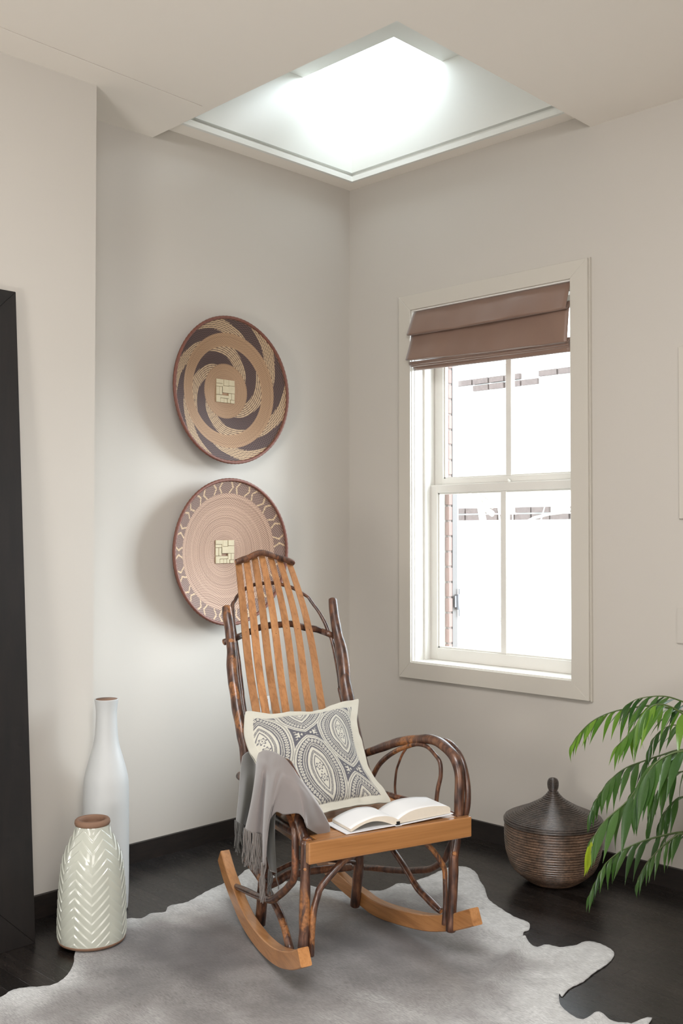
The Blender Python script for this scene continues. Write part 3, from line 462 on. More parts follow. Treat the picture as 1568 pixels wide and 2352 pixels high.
# weathered outer reveal: brick edge, shutter stile, hinge
ext = empty('trim_1', (-.207, .38, .66), kind='structure')
rb = random.Random(5)
for k in range(24):
    z = .66+.066*k
    bx = box('brick', -.325-.3+.3, -.300, -.2, .016+rb.uniform(-.0015,.0015), z-.66+.004, z-.66+.062, M['brick'], ext, .002)
    bx.location = (0, 0, 0)
box('shutter_stile', -.062, -.029, -.12, .014, 0, 1.5, M['ext_grey'], ext)
box('mortar', -.0255, -.004, -.19, .011, 0, 1.58, M['mortar'], ext)
for o_ in ext.children:
    if o_.name.startswith('brick'): o_.location.x = .30
hg = empty('hinge', (-.066, .024, .24)); hg.parent = ext
boxes('hinge_leaf', [(-.03, .0, -.006, -.002, -.06, .06), (0, .03, -.006, -.002, -.02, .03)], M['metal'], hg)
tube('hinge_pin', [(.012, -.001, -.03, .006), (.012, -.001, .035, .006)], M['metal'], hg, 10)

# roman blind
bl = empty('roman_blind', (.02, .7625, 2.12), label='brown satin roman blind drawn up in folds over the sash window', cat='blind')
def fold(name, pl, pr, seed, amp=.003, th=.0022):
    """pl/pr: (x,z) profile at the left and right end"""
    n = 40; rnd = random.Random(seed); a = [rnd.uniform(0,6.28) for _ in range(4)]
    cl_ = catmull([(p[0], 0, p[1]) for p in pl], 5); cr_ = catmull([(p[0], 0, p[1]) for p in pr], 5); m = len(cl_)
    V = []; Fc = []
    for i in range(n+1):
        t = i/n; y = .384+(1.141-.384)*t
        for j in range(m):
            s = j/(m-1); sag = math.sin(math.pi*s)
            x = cl_[j].x*(1-t)+cr_[j].x*t; z = cl_[j].z*(1-t)+cr_[j].z*t
            x += amp*sag*(math.sin(9*t+a[0]+3*s)+.6*math.sin(23*t+a[1]-5*s)+.4*math.sin(41*t+a[2]))
            z -= amp*.9*s*math.sin(math.pi*t)*1.5
            V.append((x-.02, y-.7625, z-2.12))
    for i in range(n):
        for j in range(m-1):
            q = i*m+j; Fc.append((q, q+1, q+1+m, q+m))
    o = link(name, mesh(name, V, Fc, True), M['blind'], bl); md = o.modifiers.new('thick', 'SOLIDIFY'); md.thickness = th; md.offset = 0
    return o
fold('fold', [(.004,2.130),(.016,2.112),(.032,2.075),(.05,2.034),(.050,2.027),(.043,2.025),(.026,2.033),(.008,2.05)], [(.0,2.130),(.010,2.112),(.022,2.08),(.036,2.04),(.040,2.03),(.034,2.026),(.020,2.034),(.005,2.05)], 1, .0035)
fold('fold', [(.006,2.06),(.024,2.032),(.034,1.99),(.056,1.93),(.056,1.922),(.046,1.920),(.03,1.925),(.008,1.94)], [(.003,2.06),(.016,2.025),(.022,1.98),(.03,1.912),(.03,1.906),(.022,1.903),(.012,1.91),(.004,1.925)], 2, .0035)
for k, (x, z) in enumerate(((.040,1.912),(.037,1.905),(.028,1.899))):
    fold('fold', [(.0,z+.012),(x,z+.002),(x+.001,z-.002),(x-.006,z-.003),(0,z+.004)], [(.0,z-.0+.012-.008),(x*.45,z-.006),(x*.45+.001,z-.010),(x*.4-.004,z-.011),(0,z-.004)], 5+k, .001, .0018)
fold('hem', [(.012,1.915),(.013,1.90),(.006,1.886),(-.004,1.885),(-.006,1.9)], [(.010,1.905),(.010,1.888),(.006,1.874),(-.002,1.873),(-.005,1.89)], 9, .001)
box('headrail', -.10, -.05, -.374, .374, -.016, .009, M['sash'], bl)
# small things on the right edge of the window wall
pn = empty('wall_panel', (0, 1.9, 1.25), label='flat cream board on the window wall at the right edge of the frame', cat='panel')
o = link('board', None and None or bpy.data.meshes.new('board'), None, pn); bpy.data.objects.remove(o)
bm = bmesh.new(); addbox(bm, .0005, .010, -.337, .337, 0, .585); bmesh.ops.bevel(bm, geom=list(bm.edges), offset=.002, segments=1, affect='EDGES')
link('board', bm_me('board', bm), M['trim'], pn)
bm = bmesh.new(); addbox(bm, .0005, .008, -.06, .06, 0, .12); bmesh.ops.bevel(bm, geom=list(bm.edges), offset=.002, segments=2, affect='EDGES')
sw = link('wall_plate', bm_me('wall_plate', bm), M['wall'], None, (0, 1.612, .829)); tag(sw, 'small painted blank plate low on the window wall above the palm', 'wall plate')
# socket on the left wall
so = empty('wall_socket', (.4985, .0, .503), label='white double wall socket low on the wall behind the chair slats', cat='socket')
bm = bmesh.new(); addbox(bm, -.031, .031, .0005, .007, -.031, .031); bmesh.ops.bevel(bm, geom=list(bm.edges), offset=.003, segments=2, affect='EDGES'); link('plate', bm_me('plate', bm), M['white_plastic'], so)
boxes('slot', [(-.012, -.008, .007, .0075, .008, .018), (.008, .012, .007, .0075, .008, .018), (-.012, -.008, .007, .0075, -.018, -.008), (.008, .012, .007, .0075, -.018, -.008)], M['black'], so)

# ---------------- outside ----------------
gd = box('ground', -14, -.6, -12, 10, -3.2, -3.0, M['ground']); tag(gd, kind='structure')
bd = empty('building', (-6.3, -3, -3), label='pale overexposed building across the yard with brick cornice bands', cat='building')
boxes('wall', [(-.5, 0.3, -7, 4.2, 0, 6.05)], M['facade'], bd)
rb = random.Random(11)
def band(z0, z1):
    y = -5
    while y < 3.9:
        L = rb.uniform(.19, .24)
        for r in range(2):
            h = (z1-z0)/2
            if rb.random() < .86: box('brick', .3, .33+rb.uniform(0, .01), y+.01, y+L-.01, z0+3+h*r+.008, z0+3+h*(r+1)-.008, M['facade_brick'], bd)
        y += L
band(1.34, 1.49); band(2.78, 2.93)
for y in (-1.6, .25, 2.1):
    boxes('window', [(.3, .36, y-.42, y-.36, 2.2, 3.85), (.3, .36, y+.36, y+.42, 2.2, 3.85), (.3, .36, y-.42, y+.42, 2.14, 2.2), (.3, .36, y-.42, y+.42, 3.85, 3.93), (.3, .34, y-.03, y+.03, 2.2, 3.85)], M['facade'], bd)
tr = empty('bare_tree', (-4.6, -2.6, -3), label='bare pale branches in front of the building seen through the window', cat='tree')
tube('trunk', [(0,0,0,.09),(.05,.1,2,.07),(0,.0,3.6,.045),(.1,-.1,4.6,.03)], M['bark_tree'], tr, 8)
rt = random.Random(2)
for k in range(16):
    z = rt.uniform(3.3, 4.5); a = rt.uniform(0, 6.28); L = rt.uniform(.6, 1.2); c, s = math.cos(a), math.sin(a)
    tube('branch', [(0,0,z,.022),(c*L*.4, s*L*.4, z+.25*L,.015),(c*L*.8, s*L*.8, z+.35*L,.01),(c*L*1.1+.1, s*L*1.1, z+.75*L,.005)], M['bark_tree'], tr, 5, 3)

# ---------------- leaning mirror ----------------
mi = empty('leaning_mirror', (2.3, .43, 0), label='tall dark wood framed mirror leaning against the near left wall', cat='mirror')
# local: x along wall, built upright then tilted back; front at +y
def mm(name, poly, t0, t1, mat):
    V = [(x, t0, z) for x, z in poly]+[(x, t1, z) for x, z in poly]; n = len(poly)
    Fc = [tuple(range(n)), tuple(range(n, 2*n))[::-1]]+[(i, (i+1)%n, n+(i+1)%n, n+i) for i in range(n)]
    bm = bmesh.new(); vs = [bm.verts.new(v) for v in V]
    for f in Fc: bm.faces.new([vs[i] for i in f])
    bmesh.ops.bevel(bm, geom=list(bm.edges), offset=.0012, segments=1, affect='EDGES')
    me = bm_me(name, bm); o = link(name, me, mat, mi); return o
hx = .54; Hm = 1.945; wd = .13
mm('frame_side', [(-hx, 0), (-hx+wd, wd), (-hx+wd, Hm-wd), (-hx, Hm)], -.04, 0, M['frame'])
mm('frame_side', [(hx, 0), (hx-wd, wd), (hx-wd, Hm-wd), (hx, Hm)], -.04, 0, M['frame'])
mm('frame_rail', [(-hx, Hm), (-hx+wd, Hm-wd), (hx-wd, Hm-wd), (hx, Hm)], -.04, 0, M['frame'])
mm('frame_rail', [(-hx, 0), (-hx+wd, wd), (hx-wd, wd), (hx, 0)], -.04, 0, M['frame'])
mm('glass', [(-hx+wd-.01, wd-.01), (hx-wd+.01, wd-.01), (hx-wd+.01, Hm-wd+.01), (-hx+wd-.01, Hm-wd+.01)], -.03, -.018, M['mirror'])
mi.rotation_euler = (math.atan2(.145, 1.94), 0, 0)

# ---------------- woven wall baskets ----------------
def basket(cx, cz, R, depth, colfn, label, seed, yb=.022, rims=.0065, weave=0.0011):
    root = empty('woven_wall_basket', (cx, 0.0, cz), label=label, cat='basket', group='woven baskets on the left wall')
    nr, na = 150, 420
    V = []; Cc = []; Fc = []
    for i in range(nr+1):
        q = i/nr; rr = R*q
        # shallow bowl, deeper near edge
        d = yb+depth*(q**2.2)
        for k in range(na):
            a = 2*math.pi*k/na; x = rr*math.cos(a); z = rr*math.sin(a)
            wv = weave*math.sin(k*math.pi*.5+(i%2)*math.pi)*min(1, q*3)
            V.append((x, d+wv+.004*math.sin(2*a+seed)*q, z))
            Cc.append(colfn(q, a, i, k))
    for i in range(nr):
        for k in range(na):
            a, b = i*na+k, i*na+(k+1)%na
            Fc.append((a, b, b+na, a+na))
    me = mesh('bowl', V, Fc, True); at = me.color_attributes.new('Col', 'FLOAT_COLOR', 'POINT')
    flat = []
    for c in Cc: flat += [*c, 1.0]
    at.data.foreach_set('color', flat)
    bo = link('bowl', me, M['weave'], root)
    # outer back shell (dark weave) so the bowl has thickness
    pts = []
    for i in range(24):
        q = i/23; pts.append((R*q*1.0+.004*(q>0), yb+depth*(q**2.2)-.006))
    V = []; Fc = []; sg = 64
    for r, d in pts:
        for k in range(sg): V.append((r*math.cos(2*math.pi*k/sg), d, r*math.sin(2*math.pi*k/sg)))
    for i in range(len(pts)-1):
        for k in range(sg): a, b = i*sg+k, i*sg+(k+1)%sg; Fc.append((a, a+sg, b+sg, b))
    link('back_shell', mesh('back_shell', V, Fc, True), M['rim'], root)
    # bound rim
    V = []; Fc = []; n = 300; sd = 8
    for k in range(n):
        a = 2*math.pi*k/n; wob = 1+.10*math.sin(k*math.pi*2/3)
        for j in range(sd):
            b = 2*math.pi*j/sd; rr = R+rims*.3+rims*wob*math.cos(b)
            V.append((rr*math.cos(a), yb+depth+.004*math.sin(2*a+seed)+rims*.95*wob*math.sin(b), rr*math.sin(a)))
    for k in range(n):
        for j in range(sd): Fc.append((k*sd+j, k*sd+(j+1)%sd, ((k+1)%n)*sd+(j+1)%sd, ((k+1)%n)*sd+j))
    link('rim', mesh('rim', V, Fc, True), M['rim'], root)
    # plaited palm strips in the middle
    w_, h_ = .047, .046; rs = random.Random(seed)
    st = [(-1,-.33,.5,1,0),(-1,.33,-.15,.45,0),(-.33,.2,.45,1,1),(.25,1,.35,.62,1),(.25,1,.62,1,0),(-.33,.33,-.1,.42,0),(.35,.66,-.35,.35,1),(.66,1,-.35,.35,1),(-1,-.66,-.7,-.15,1),(-.66,-.33,-.7,-.15,1),(-.33,.62,-.62,-.36,0),(-1,-.55,-1,-.7,0),(-.5,-.2,-1,-.62,1),(-.2,.15,-1,-.62,1),(.15,.55,-1,-.62,1),(.55,1,-1,-.36,1),(.2,.33,.42,1,1),(-1,-.33,.15,.5,0)]
    for x0, x1, z0, z1, up in st:
        y0 = yb+.003+rs.uniform(0, .0018)
        box('palm_strip', x0*w_+.0006, x1*w_-.0006, y0-.004, y0+.0015, z0*h_+.0006, z1*h_-.0006, M['strip'], root, .0007)
    return root
def L_(c): return s2l(c)
TAN, TAN2, DK, DK2, CRM = L_((118,86,60)), L_((192,156,120)), L_((58,42,38)), L_((104,78,70)), L_((206,176,138))
def lerp3(a, b, t): return tuple(x*(1-t)+y*t for x, y in zip(a, b))
h1 = random.Random(1)
rowj = [h1.uniform(-.1,.1) for _ in range(400)]
def swirl(q, a, i, k):
    ck = (i//2+k//2) % 2
    tan = lerp3(TAN, TAN2, .25+.5*ck*1.0+rowj[i]); dark = lerp3(DK, DK2, .8*((i//2+k//3)%2))
    def seg(n, q0, q1, a0, tw):
        t = (q-q0)/(q1-q0)
        u = ((a-a0)*n/(2*math.pi)+tw*t) % 1.0
        if u < .52: return dark
        s = ((u-.52)/.48*5.2 + 1.3*t) % 1.0
        return CRM if s < .52 else L_((96,74,62))
    if .385 < q < .62: return seg(4, .385, .62, 1.15, .62)
    if .80 < q < .985: return seg(6, .80, .985, .9, .55)
    return tan
def zig(q, a, i, k):
    ck = (i//2+k//2) % 2
    base = lerp3(L_((104,72,58)), L_((206,172,146)), ck*.85+.1+rowj[i]*1.5)
    if q < .17: return lerp3(base, TAN, .6)
    if q > .82:
        n = 19; u = (a*n/(2*math.pi)) % 1.0; t = (q-.82)/.17
        # open hexagon zigzag outline
        c = .5+.34*(1 if (u > .5) else -1)*0
        line = abs((u if u < .5 else 1-u)-(.10+.28*abs(t-.5)*1.2))
        if line < .035 and t < .93: return CRM
        dk = lerp3(L_((92,68,62)), L_((196,164,142)), .45*ck)
        return dk
    return base
basket(.728, 1.76, .281, .052, swirl, 'round woven basket with dark and tan swirling bands, upper one on the wall', 1)
basket(.729, 1.128, .279, .052, zig, 'round pinkish woven basket with a dark zigzag border, lower one behind the chair', 2)

# ---------------- cowhide rug ----------------
def seg_d(x, y, ax, ay, bx, by):
    t = max(0, min(1, ((x-ax)*(bx-ax)+(y-ay)*(by-ay))/((bx-ax)**2+(by-ay)**2)))
    return math.hypot(x-ax-t*(bx-ax), y-ay-t*(by-ay))
def make_rug():
    P = [tuple(p) for p in D['rug']]
    # beyond the frame: the rest of the hide
    tail = [(2.06, 2.16), (2.28, 2.10), (2.52, 2.2), (2.6, 1.9), (2.72, 1.62), (2.62, 1.3), (2.78, 1.0), (2.64, .78), (2.42, .86), (2.2, .72), (2.05, .66)]
    pts = P+[t for t in tail]
    # smooth boundary
    C = []
    n = len(pts)
    for i in range(n):
        a, b, c, d = [Vector((*pts[(i+j) % n], 0)) for j in (-1, 0, 1, 2)]
        for k in range(4):
            t = k/4; C.append(.5*((2*b)+(c-a)*t+(2*a-5*b+4*c-d)*t*t+(3*b-a-3*c+d)*t**3))
    bm = bmesh.new(); f = bm.faces.new([bm.verts.new((v.x, v.y, 0)) for v in C])
    xs = [v.x for v in C]; ys = [v.y for v in C]; step = .017
    x = min(xs)+step*.5
    while x < max(xs):
        bmesh.ops.bisect_plane(bm, geom=bm.verts[:]+bm.edges[:]+bm.faces[:], plane_co=(x, 0, 0), plane_no=(1, 0, 0)); x += step
    y = min(ys)+step*.5
    while y < max(ys):
        bmesh.ops.bisect_plane(bm, geom=bm.verts[:]+bm.edges[:]+bm.faces[:], plane_co=(0, y, 0), plane_no=(0, 1, 0)); y += step
    bmesh.ops.triangulate(bm, faces=bm.faces)
    bmesh.ops.remove_doubles(bm, verts=bm.verts, dist=.0004)
    from mathutils import noise
    B = [(v.x, v.y) for v in C]
    ox, oy = D['O'][0], D['O'][1]
    cols = {}
    def ridge(p, a, b, w, h):
        ax, ay = a; bx, by = b; dx, dy = bx-ax, by-ay; L2 = dx*dx+dy*dy
        t = max(0, min(1, ((p.x-ax)*dx+(p.y-ay)*dy)/L2)); d = math.hypot(p.x-ax-dx*t, p.y-ay-dy*t)
        return h*(.25+.75*t)*math.exp(-(d/w)**2)
    R1 = D['rug']
    for v in bm.verts:
        p = v.co
        d = min(math.hypot(p.x-b[0], p.y-b[1]) for b in B[::2])
        e = min(1, d/.16)
        z = .0065+.0012*noise.noise(Vector((p.x*7, p.y*7, 1)))
        for rd in RIDGES: z += ridge(p, *rd)
        if d < .03: z -= .0025*(1-d/.03)
        p.z = max(.004, z)
        v.index = v.index
    bm.verts.ensure_lookup_table(); bm.verts.index_update()
    # recompute colours by order
    me = bm_me('cowhide_rug', bm, True, fix=True)
    if me.polygons[0].normal.z < 0: me.flip_normals()
    at = me.color_attributes.new('Col', 'FLOAT_COLOR', 'POINT')
    fl_ = []
    for v in me.vertices:
        p = v.co; d = min(math.hypot(p.x-b[0], p.y-b[1]) for b in B[::3]); e = min(1, d/.16)
        nz = noise.noise(Vector((p.x*2.2, p.y*2.2, 3)))*.5+noise.noise(Vector((p.x*6, p.y*6, 9)))*.25
        dc = math.hypot((p.x-1.2)*.9, (p.y-1.35)*.9)
        ds_ = seg_d(p.x, p.y, 1.5, .84, 1.08, 1.12); t = max(0, min(1, .0+1.35*ds_+nz*.6+.25*noise.noise(Vector((p.x*13, p.y*9, 4)))+(1-e)*.45))
        dark, mid, light = L_((76,72,72)), L_((130,127,125)), L_((192,193,191))
        c = lerp3(dark, mid, min(1, t*2)) if t < .5 else lerp3(mid, light, min(1, (t-.5)*2))
        fl_ += [*c, 1.0]
    at.data.foreach_set('color', fl_)
    o = link('cowhide_rug', me, M['hide']); tag(o, 'grey and cream cowhide rug with wavy edges under the rocking chair', 'rug')
    md = o.modifiers.new('thick', 'SOLIDIFY'); md.thickness = .0035; md.offset = -1
    return o
RI = [0]
def rpt(i): return tuple(D['rug'][i])
# fold ridges ending at the stepped notches of the right edge (start inside the hide, end at the edge)
E1 = min(D['rug'], key=lambda p: abs(p[0]-D['rug'][61][0])+abs(p[1]-D['rug'][61][1]))
RIDGES = [((1.25, 1.62), tuple(D['rug'][59]), .022, .022), ((1.45, 1.95), tuple(D['rug'][80]), .024, .026), ((1.35, 1.2), (1.75, 1.55), .05, .010), ((1.0, .62), (1.3, .5), .03, .007), ((1.55, .95), (1.9, 1.0), .035, .008), ((1.7, 1.2), (1.95, 1.7), .02, .004), ((1.5, .9), (1.75, .75), .03, .003)]
make_rug()

# ---------------- rocking chair ----------------
AZ = math.radians(164.0)
OX, OY, _ = D['O']
ch = empty('rocking_chair', (OX, OY, 0), AZ, 'bent hickory rocking chair with oak slat back standing on the cowhide rug', 'chair')
def ct(name, key, mat='bark', knot=.06, seed=0, mirror=False, pts=None, sides=14):
    p = pts or D[key]
    if mirror: p = [(-a[0], a[1], a[2], a[3]) for a in p]
    return tube(name, p, [M[mat], M['cut']], ch, sides, 5, True, knot, seed)
ct('back_post', 'post_L', seed=1); ct('back_post', 'post_R', seed=2, mat='bark_dark')
ct('front_leg', 'leg_FL', seed=3); ct('front_leg', 'leg_FR', seed=4, mat='bark_dark')
ct('rear_leg', 'leg_BR', seed=5, mat='bark_dark'); ct('rear_leg', 'leg_BR', seed=6, mirror=True, mat='bark_dark')
ct('arm', 'arm', seed=7); ct('arm', 'arm_L', seed=8)
ct('side_hoop', 'hoop_L', seed=9, mat='bark_dark', knot=.04); ct('side_hoop', 'hoop_R', seed=10, mat='bark_dark', knot=.04)
ct('arm_brace', 'arm_brace', seed=11); ct('arm_brace', 'arm_brace', seed=12, mirror=True)
ct('arm_twig', 'arm_twig', seed=13, mat='bark_dark'); ct('arm_twig', 'arm_twig', seed=14, mirror=True, mat='bark_dark')
ct('diagonal_brace', 'brace_R', seed=15, mat='bark_dark'); ct('diagonal_brace', 'brace_L', seed=16)
ct('front_brace', 'front_R', seed=17); ct('front_brace', 'front_L', seed=18)
ct('stretcher', 'stretch_lo', seed=19, mat='bark_dark'); ct('stretcher', 'stretch_hi', seed=20, mat='bark_dark')
ct('back_crossbar', 'crossbar', seed=21, mat='bark_dark'); ct('back_hoop', 'back_hoop', seed=22, mat='bark_dark', knot=.05)
cr = ct('crest_rail', 'crest', seed=23, mat='bark_dark', knot=.08)
# seat rails of round wood
for sgn in (-1, 1):
    ct('seat_rail', None, seed=30+sgn, mat='bark_dark', pts=[(sgn*.238, -.16, .398, .011), (sgn*.226, .0, .396, .012), (sgn*.21, .15, .392, .012), (sgn*.198, .29, .388, .011)])
ct('seat_rail', None, seed=33, mat='bark_dark', pts=[(-.2, .262, .385, .012), (0, .27, .386, .012), (.2, .262, .385, .012)])
# knots: pale cut twig stubs on post and arm
def stub(p, d, r):
    d = Vector(d).normalized(); p = Vector(p); q = p+d*r*.55
    tube('cut_knot', [(*p, r), (*q, r*.8)], [M['cut'], M['cut']], ch, 12, 5, True)
stub((-.195, .452, .862), (-.45, -.88, .0), .0085); stub((.219, .17, .548), (-.55, -.8, .2), .006)
stub((.221, -.166, .30), (-.3, -.9, 0), .0065); stub((-.252, -.166, .33), (-.5, -.85, 0), .005)
# seat: front board, side boards, slats across
def cbox(name, x0, x1, y0, y1, z0, z1, mat, bev=.003, taper=None, seg=2):
    bm = bmesh.new(); addbox(bm, x0, x1, y0, y1, z0, z1)
    if taper:
        for v in bm.verts:
            if v.co.y > (y0+y1)/2: v.co.x *= taper
    bmesh.ops.bevel(bm, geom=list(bm.edges), offset=bev, segments=seg, affect='EDGES', profile=.6)
    return link(name, bm_me(name, bm), mat, ch)
cbox('front_board', -.2565, .2585, -.198, -.176, .349, .4055, M['oakx'], .0045, None, 3)
ys = -.1745
for k in range(8):
    y1 = ys+.052; zt = .4045-.004*k*.6
    w0 = .222-.0045*k*1.0
    bm = bmesh.new(); addbox(bm, -w0, w0, ys, y1, zt-.012, zt); bmesh.ops.bevel(bm, geom=list(bm.edges), offset=.0015, segments=1, affect='EDGES')
    link('seat_slat', bm_me('seat_slat', bm), M['oakx'], ch); ys = y1+.0035
for sgn in (-1, 1):
    bm = bmesh.new(); addbox(bm, .196, .214, -.176, .27, .350, .392)
    for v in bm.verts:
        v.co.x -= .03*(v.co.y+.176)/.446; v.co.x *= sgn
    bmesh.ops.bevel(bm, geom=list(bm.edges), offset=.002, segments=1, affect='EDGES'); link('side_board', bm_me('side_board', bm), M['oaky'], ch)
# back slats
def smooth_curve(P, n, it=60):
    C = catmull(P, 10); L = [0]
    for a, c in zip(C[:-1], C[1:]): L.append(L[-1]+(c-a).length)
    out = []; j = 0
    for k in range(n+1):
        s = L[-1]*k/n
        while j < len(L)-2 and L[j+1] < s: j += 1
        out.append(C[j].lerp(C[j+1], (s-L[j])/max(1e-9, L[j+1]-L[j])))
    for _ in range(it):
        out = [out[0]]+[out[i]*.5+(out[i-1]+out[i+1])*.25 for i in range(1, n)]+[out[-1]]
    return out
for i, S in enumerate(D['slats']):
    Pc = smooth_curve([p[:3] for p in S], 40); Wc = [S[0][3]+(S[-1][3]-S[0][3])*min(1, k/14) for k in range(41)]
    V = []; Fc = []; th = .0032; n = len(Pc)
    for j in range(n):
        T = (Pc[min(j+1, n-1)]-Pc[max(j-1, 0)]).normalized(); X = Vector((1, 0, 0)); X = (X-T*X.dot(T)).normalized(); N = T.cross(X)
        # slight fan turn so the outer slats face the sitter
        a = (i-3)*-.03; X2 = X*math.cos(a)+N*math.sin(a); N2 = N*math.cos(a)-X*math.sin(a)
        w_ = Wc[j]/2; r_ = .0012
        for u, v_ in ((-w_+r_, -th), (w_-r_, -th), (w_, -th+r_), (w_, th-r_), (w_-r_, th), (-w_+r_, th), (-w_, th-r_), (-w_, -th+r_)):
            V.append(Pc[j]+X2*u+N2*v_)
    for j in range(n-1):
        for k in range(8): Fc.append((j*8+k, j*8+(k+1) % 8, (j+1)*8+(k+1) % 8, (j+1)*8+k))
    Fc.append(tuple(range(8))[::-1]); Fc.append(tuple((n-1)*8+k for k in range(8)))
    so_ = link('back_slat', mesh('back_slat', V, Fc), M['oakz'], ch)
    pk = Vector(S[3][:3])
    jx = (len(Pc)-1)*4//(len(S)-1)
    # nail head on the crossbar
    q = min(Pc, key=lambda v: abs(v.z-.885)); tube('nail', [(q.x, q.y-.0028, q.z, .0011), (q.x, q.y-.0048, q.z, .0011)], M['black'], so_, 8)
# rockers
def rocker(prof, th_in, th_out, sgn):
    C = catmull([(p[0], p[1], p[2]) for p in prof], 4); n = len(C); V = []; Fc = []; H_ = .046
    for j in range(n):
        T = (C[min(j+1, n-1)]-C[max(j-1, 0)]); a = Vector((0, T.y, T.z)).normalized(); N = Vector((0, -a.z, a.y))
        if N.z < 0: N = -N
        c = C[j]; h = H_
        x0 = c.x+th_in; x1 = c.x+th_out; b = .0025
        for xx, hh in ((x0+b, 0), (x1-b, 0), (x1, b), (x1, h-b), (x1-b, h), (x0+b, h), (x0, h-b), (x0, b)): V.append((xx, c.y+N.y*hh, c.z+N.z*hh))
    for j in range(n-1):
        for k in range(8): Fc.append((j*8+k, j*8+(k+1) % 8, (j+1)*8+(k+1) % 8, (j+1)*8+k))
    Fc.append(tuple(range(8))); Fc.append(tuple((n-1)*8+k for k in range(8)))
    bm = bmesh.new(); vs = [bm.verts.new(v) for v in V]
    for f in Fc: bm.faces.new([vs[i] for i in f])
    return link('rocker', bm_me('rocker', bm), M['oaky'], ch)
rocker(D['rockL'], 0, .032, -1); 
RR = D['rockR']; RR = [(RR[0][0]-.012, RR[0][1]+.11, RR[0][2]+.045)]+RR
rocker(RR, 0, .032, 1)

# ---------------- pillow ----------------
def to_world(p):
    c, s = math.cos(AZ), math.sin(AZ); return Vector((OX+p[0]*c-p[1]*s, OY+p[0]*s+p[1]*c, p[2]))
def pillow_print(u, v):
    """printed ogee medallions; returns True where ink"""
    m = .072
    if u < m or u > 1-m or v < m or v > 1-m: return 0
    best = None
    for (cu, cv) in [(.434+.66*i, .283+.69*j) for i in range(-2, 3) for j in range(-1, 3)]+[(.104+.66*i, .628+.69*j) for i in range(-1, 3) for j in range(-2, 2)]:
        x = abs(u-cu); y = abs(v-cv); s = math.hypot(x+.20, y)-.20
        s += .035*(y/.35)**3
        if best is None or s < best[0]: best = (s, u-cu, v-cv)
    s, x, y = best; W_ = .232; q = s/W_; arc = math.atan2(y, abs(x)+.10)
    ink = 0
    if q < .17:
        # small flowers inside
        for yy in (.045, -.045):
            r = math.hypot(x, y-yy); an = math.atan2(y-yy, x); pr = .024*(1+.28*math.cos(6*an))
            if pr*.78 < r < pr*1.12 or r < .006: ink = 1
        if math.hypot(x, y-.0) < .006: ink = 1
    elif q < .20: ink = 1
    elif q < .255: ink = 0
    elif q < .33: ink = 1 if (arc*34/1.0) % 1 < .62 else (1 if q > .315 or q < .268 else 0)
    elif q < .42: ink = 0
    elif q < .47: ink = 1
    elif q < .58: ink = 1 if (abs(q-.525) < .014 or ((arc*22) % 1 < .36 and abs(q-.525) < .045)) else 0
    elif q < .79:
        k = (arc*11) % 1; cq = (q-.685)/.105; dx = (k-.5)*2
        r = math.hypot(dx*.8, cq*.95); an = math.atan2(cq, dx)
        pr = .62*(1+.2*math.cos(5*an)); fl = (.20 < r < pr)
        ink = 0 if fl else 1
        if r < .2: ink = 1
    elif q < .845: ink = 0
    elif q < .885: ink = 1 if (arc*40) % 1 < .6 else 0
    elif q < .925: ink = 0
    else:
        tooth = abs(((arc*13) % 1)-.5)*2
        lim = 1.0+.15*tooth
        ink = 1 if q < lim else 0
        if .955 < q < .985+.05*tooth and tooth < .0: ink = 0
    if q > 1.16:
        # heart scrolls between the medallions
        for (hu, hv) in [(.434+.66*i, .283+.345+.69*j) for i in range(-1, 2) for j in range(-1, 2)]+[(.104+.66*i, .628+.345+.69*j) for i in range(-1, 3) for j in range(-2, 1)]:
            dx, dy = abs(u-hu)-.055, v-hv
            r = math.hypot(dx, dy*1.0)
            if .026 < r < .036 or (.048 < r < .058 and (math.atan2(dy, dx)*2.2) % 1 < .55) or r < .008: ink = 1
    return ink
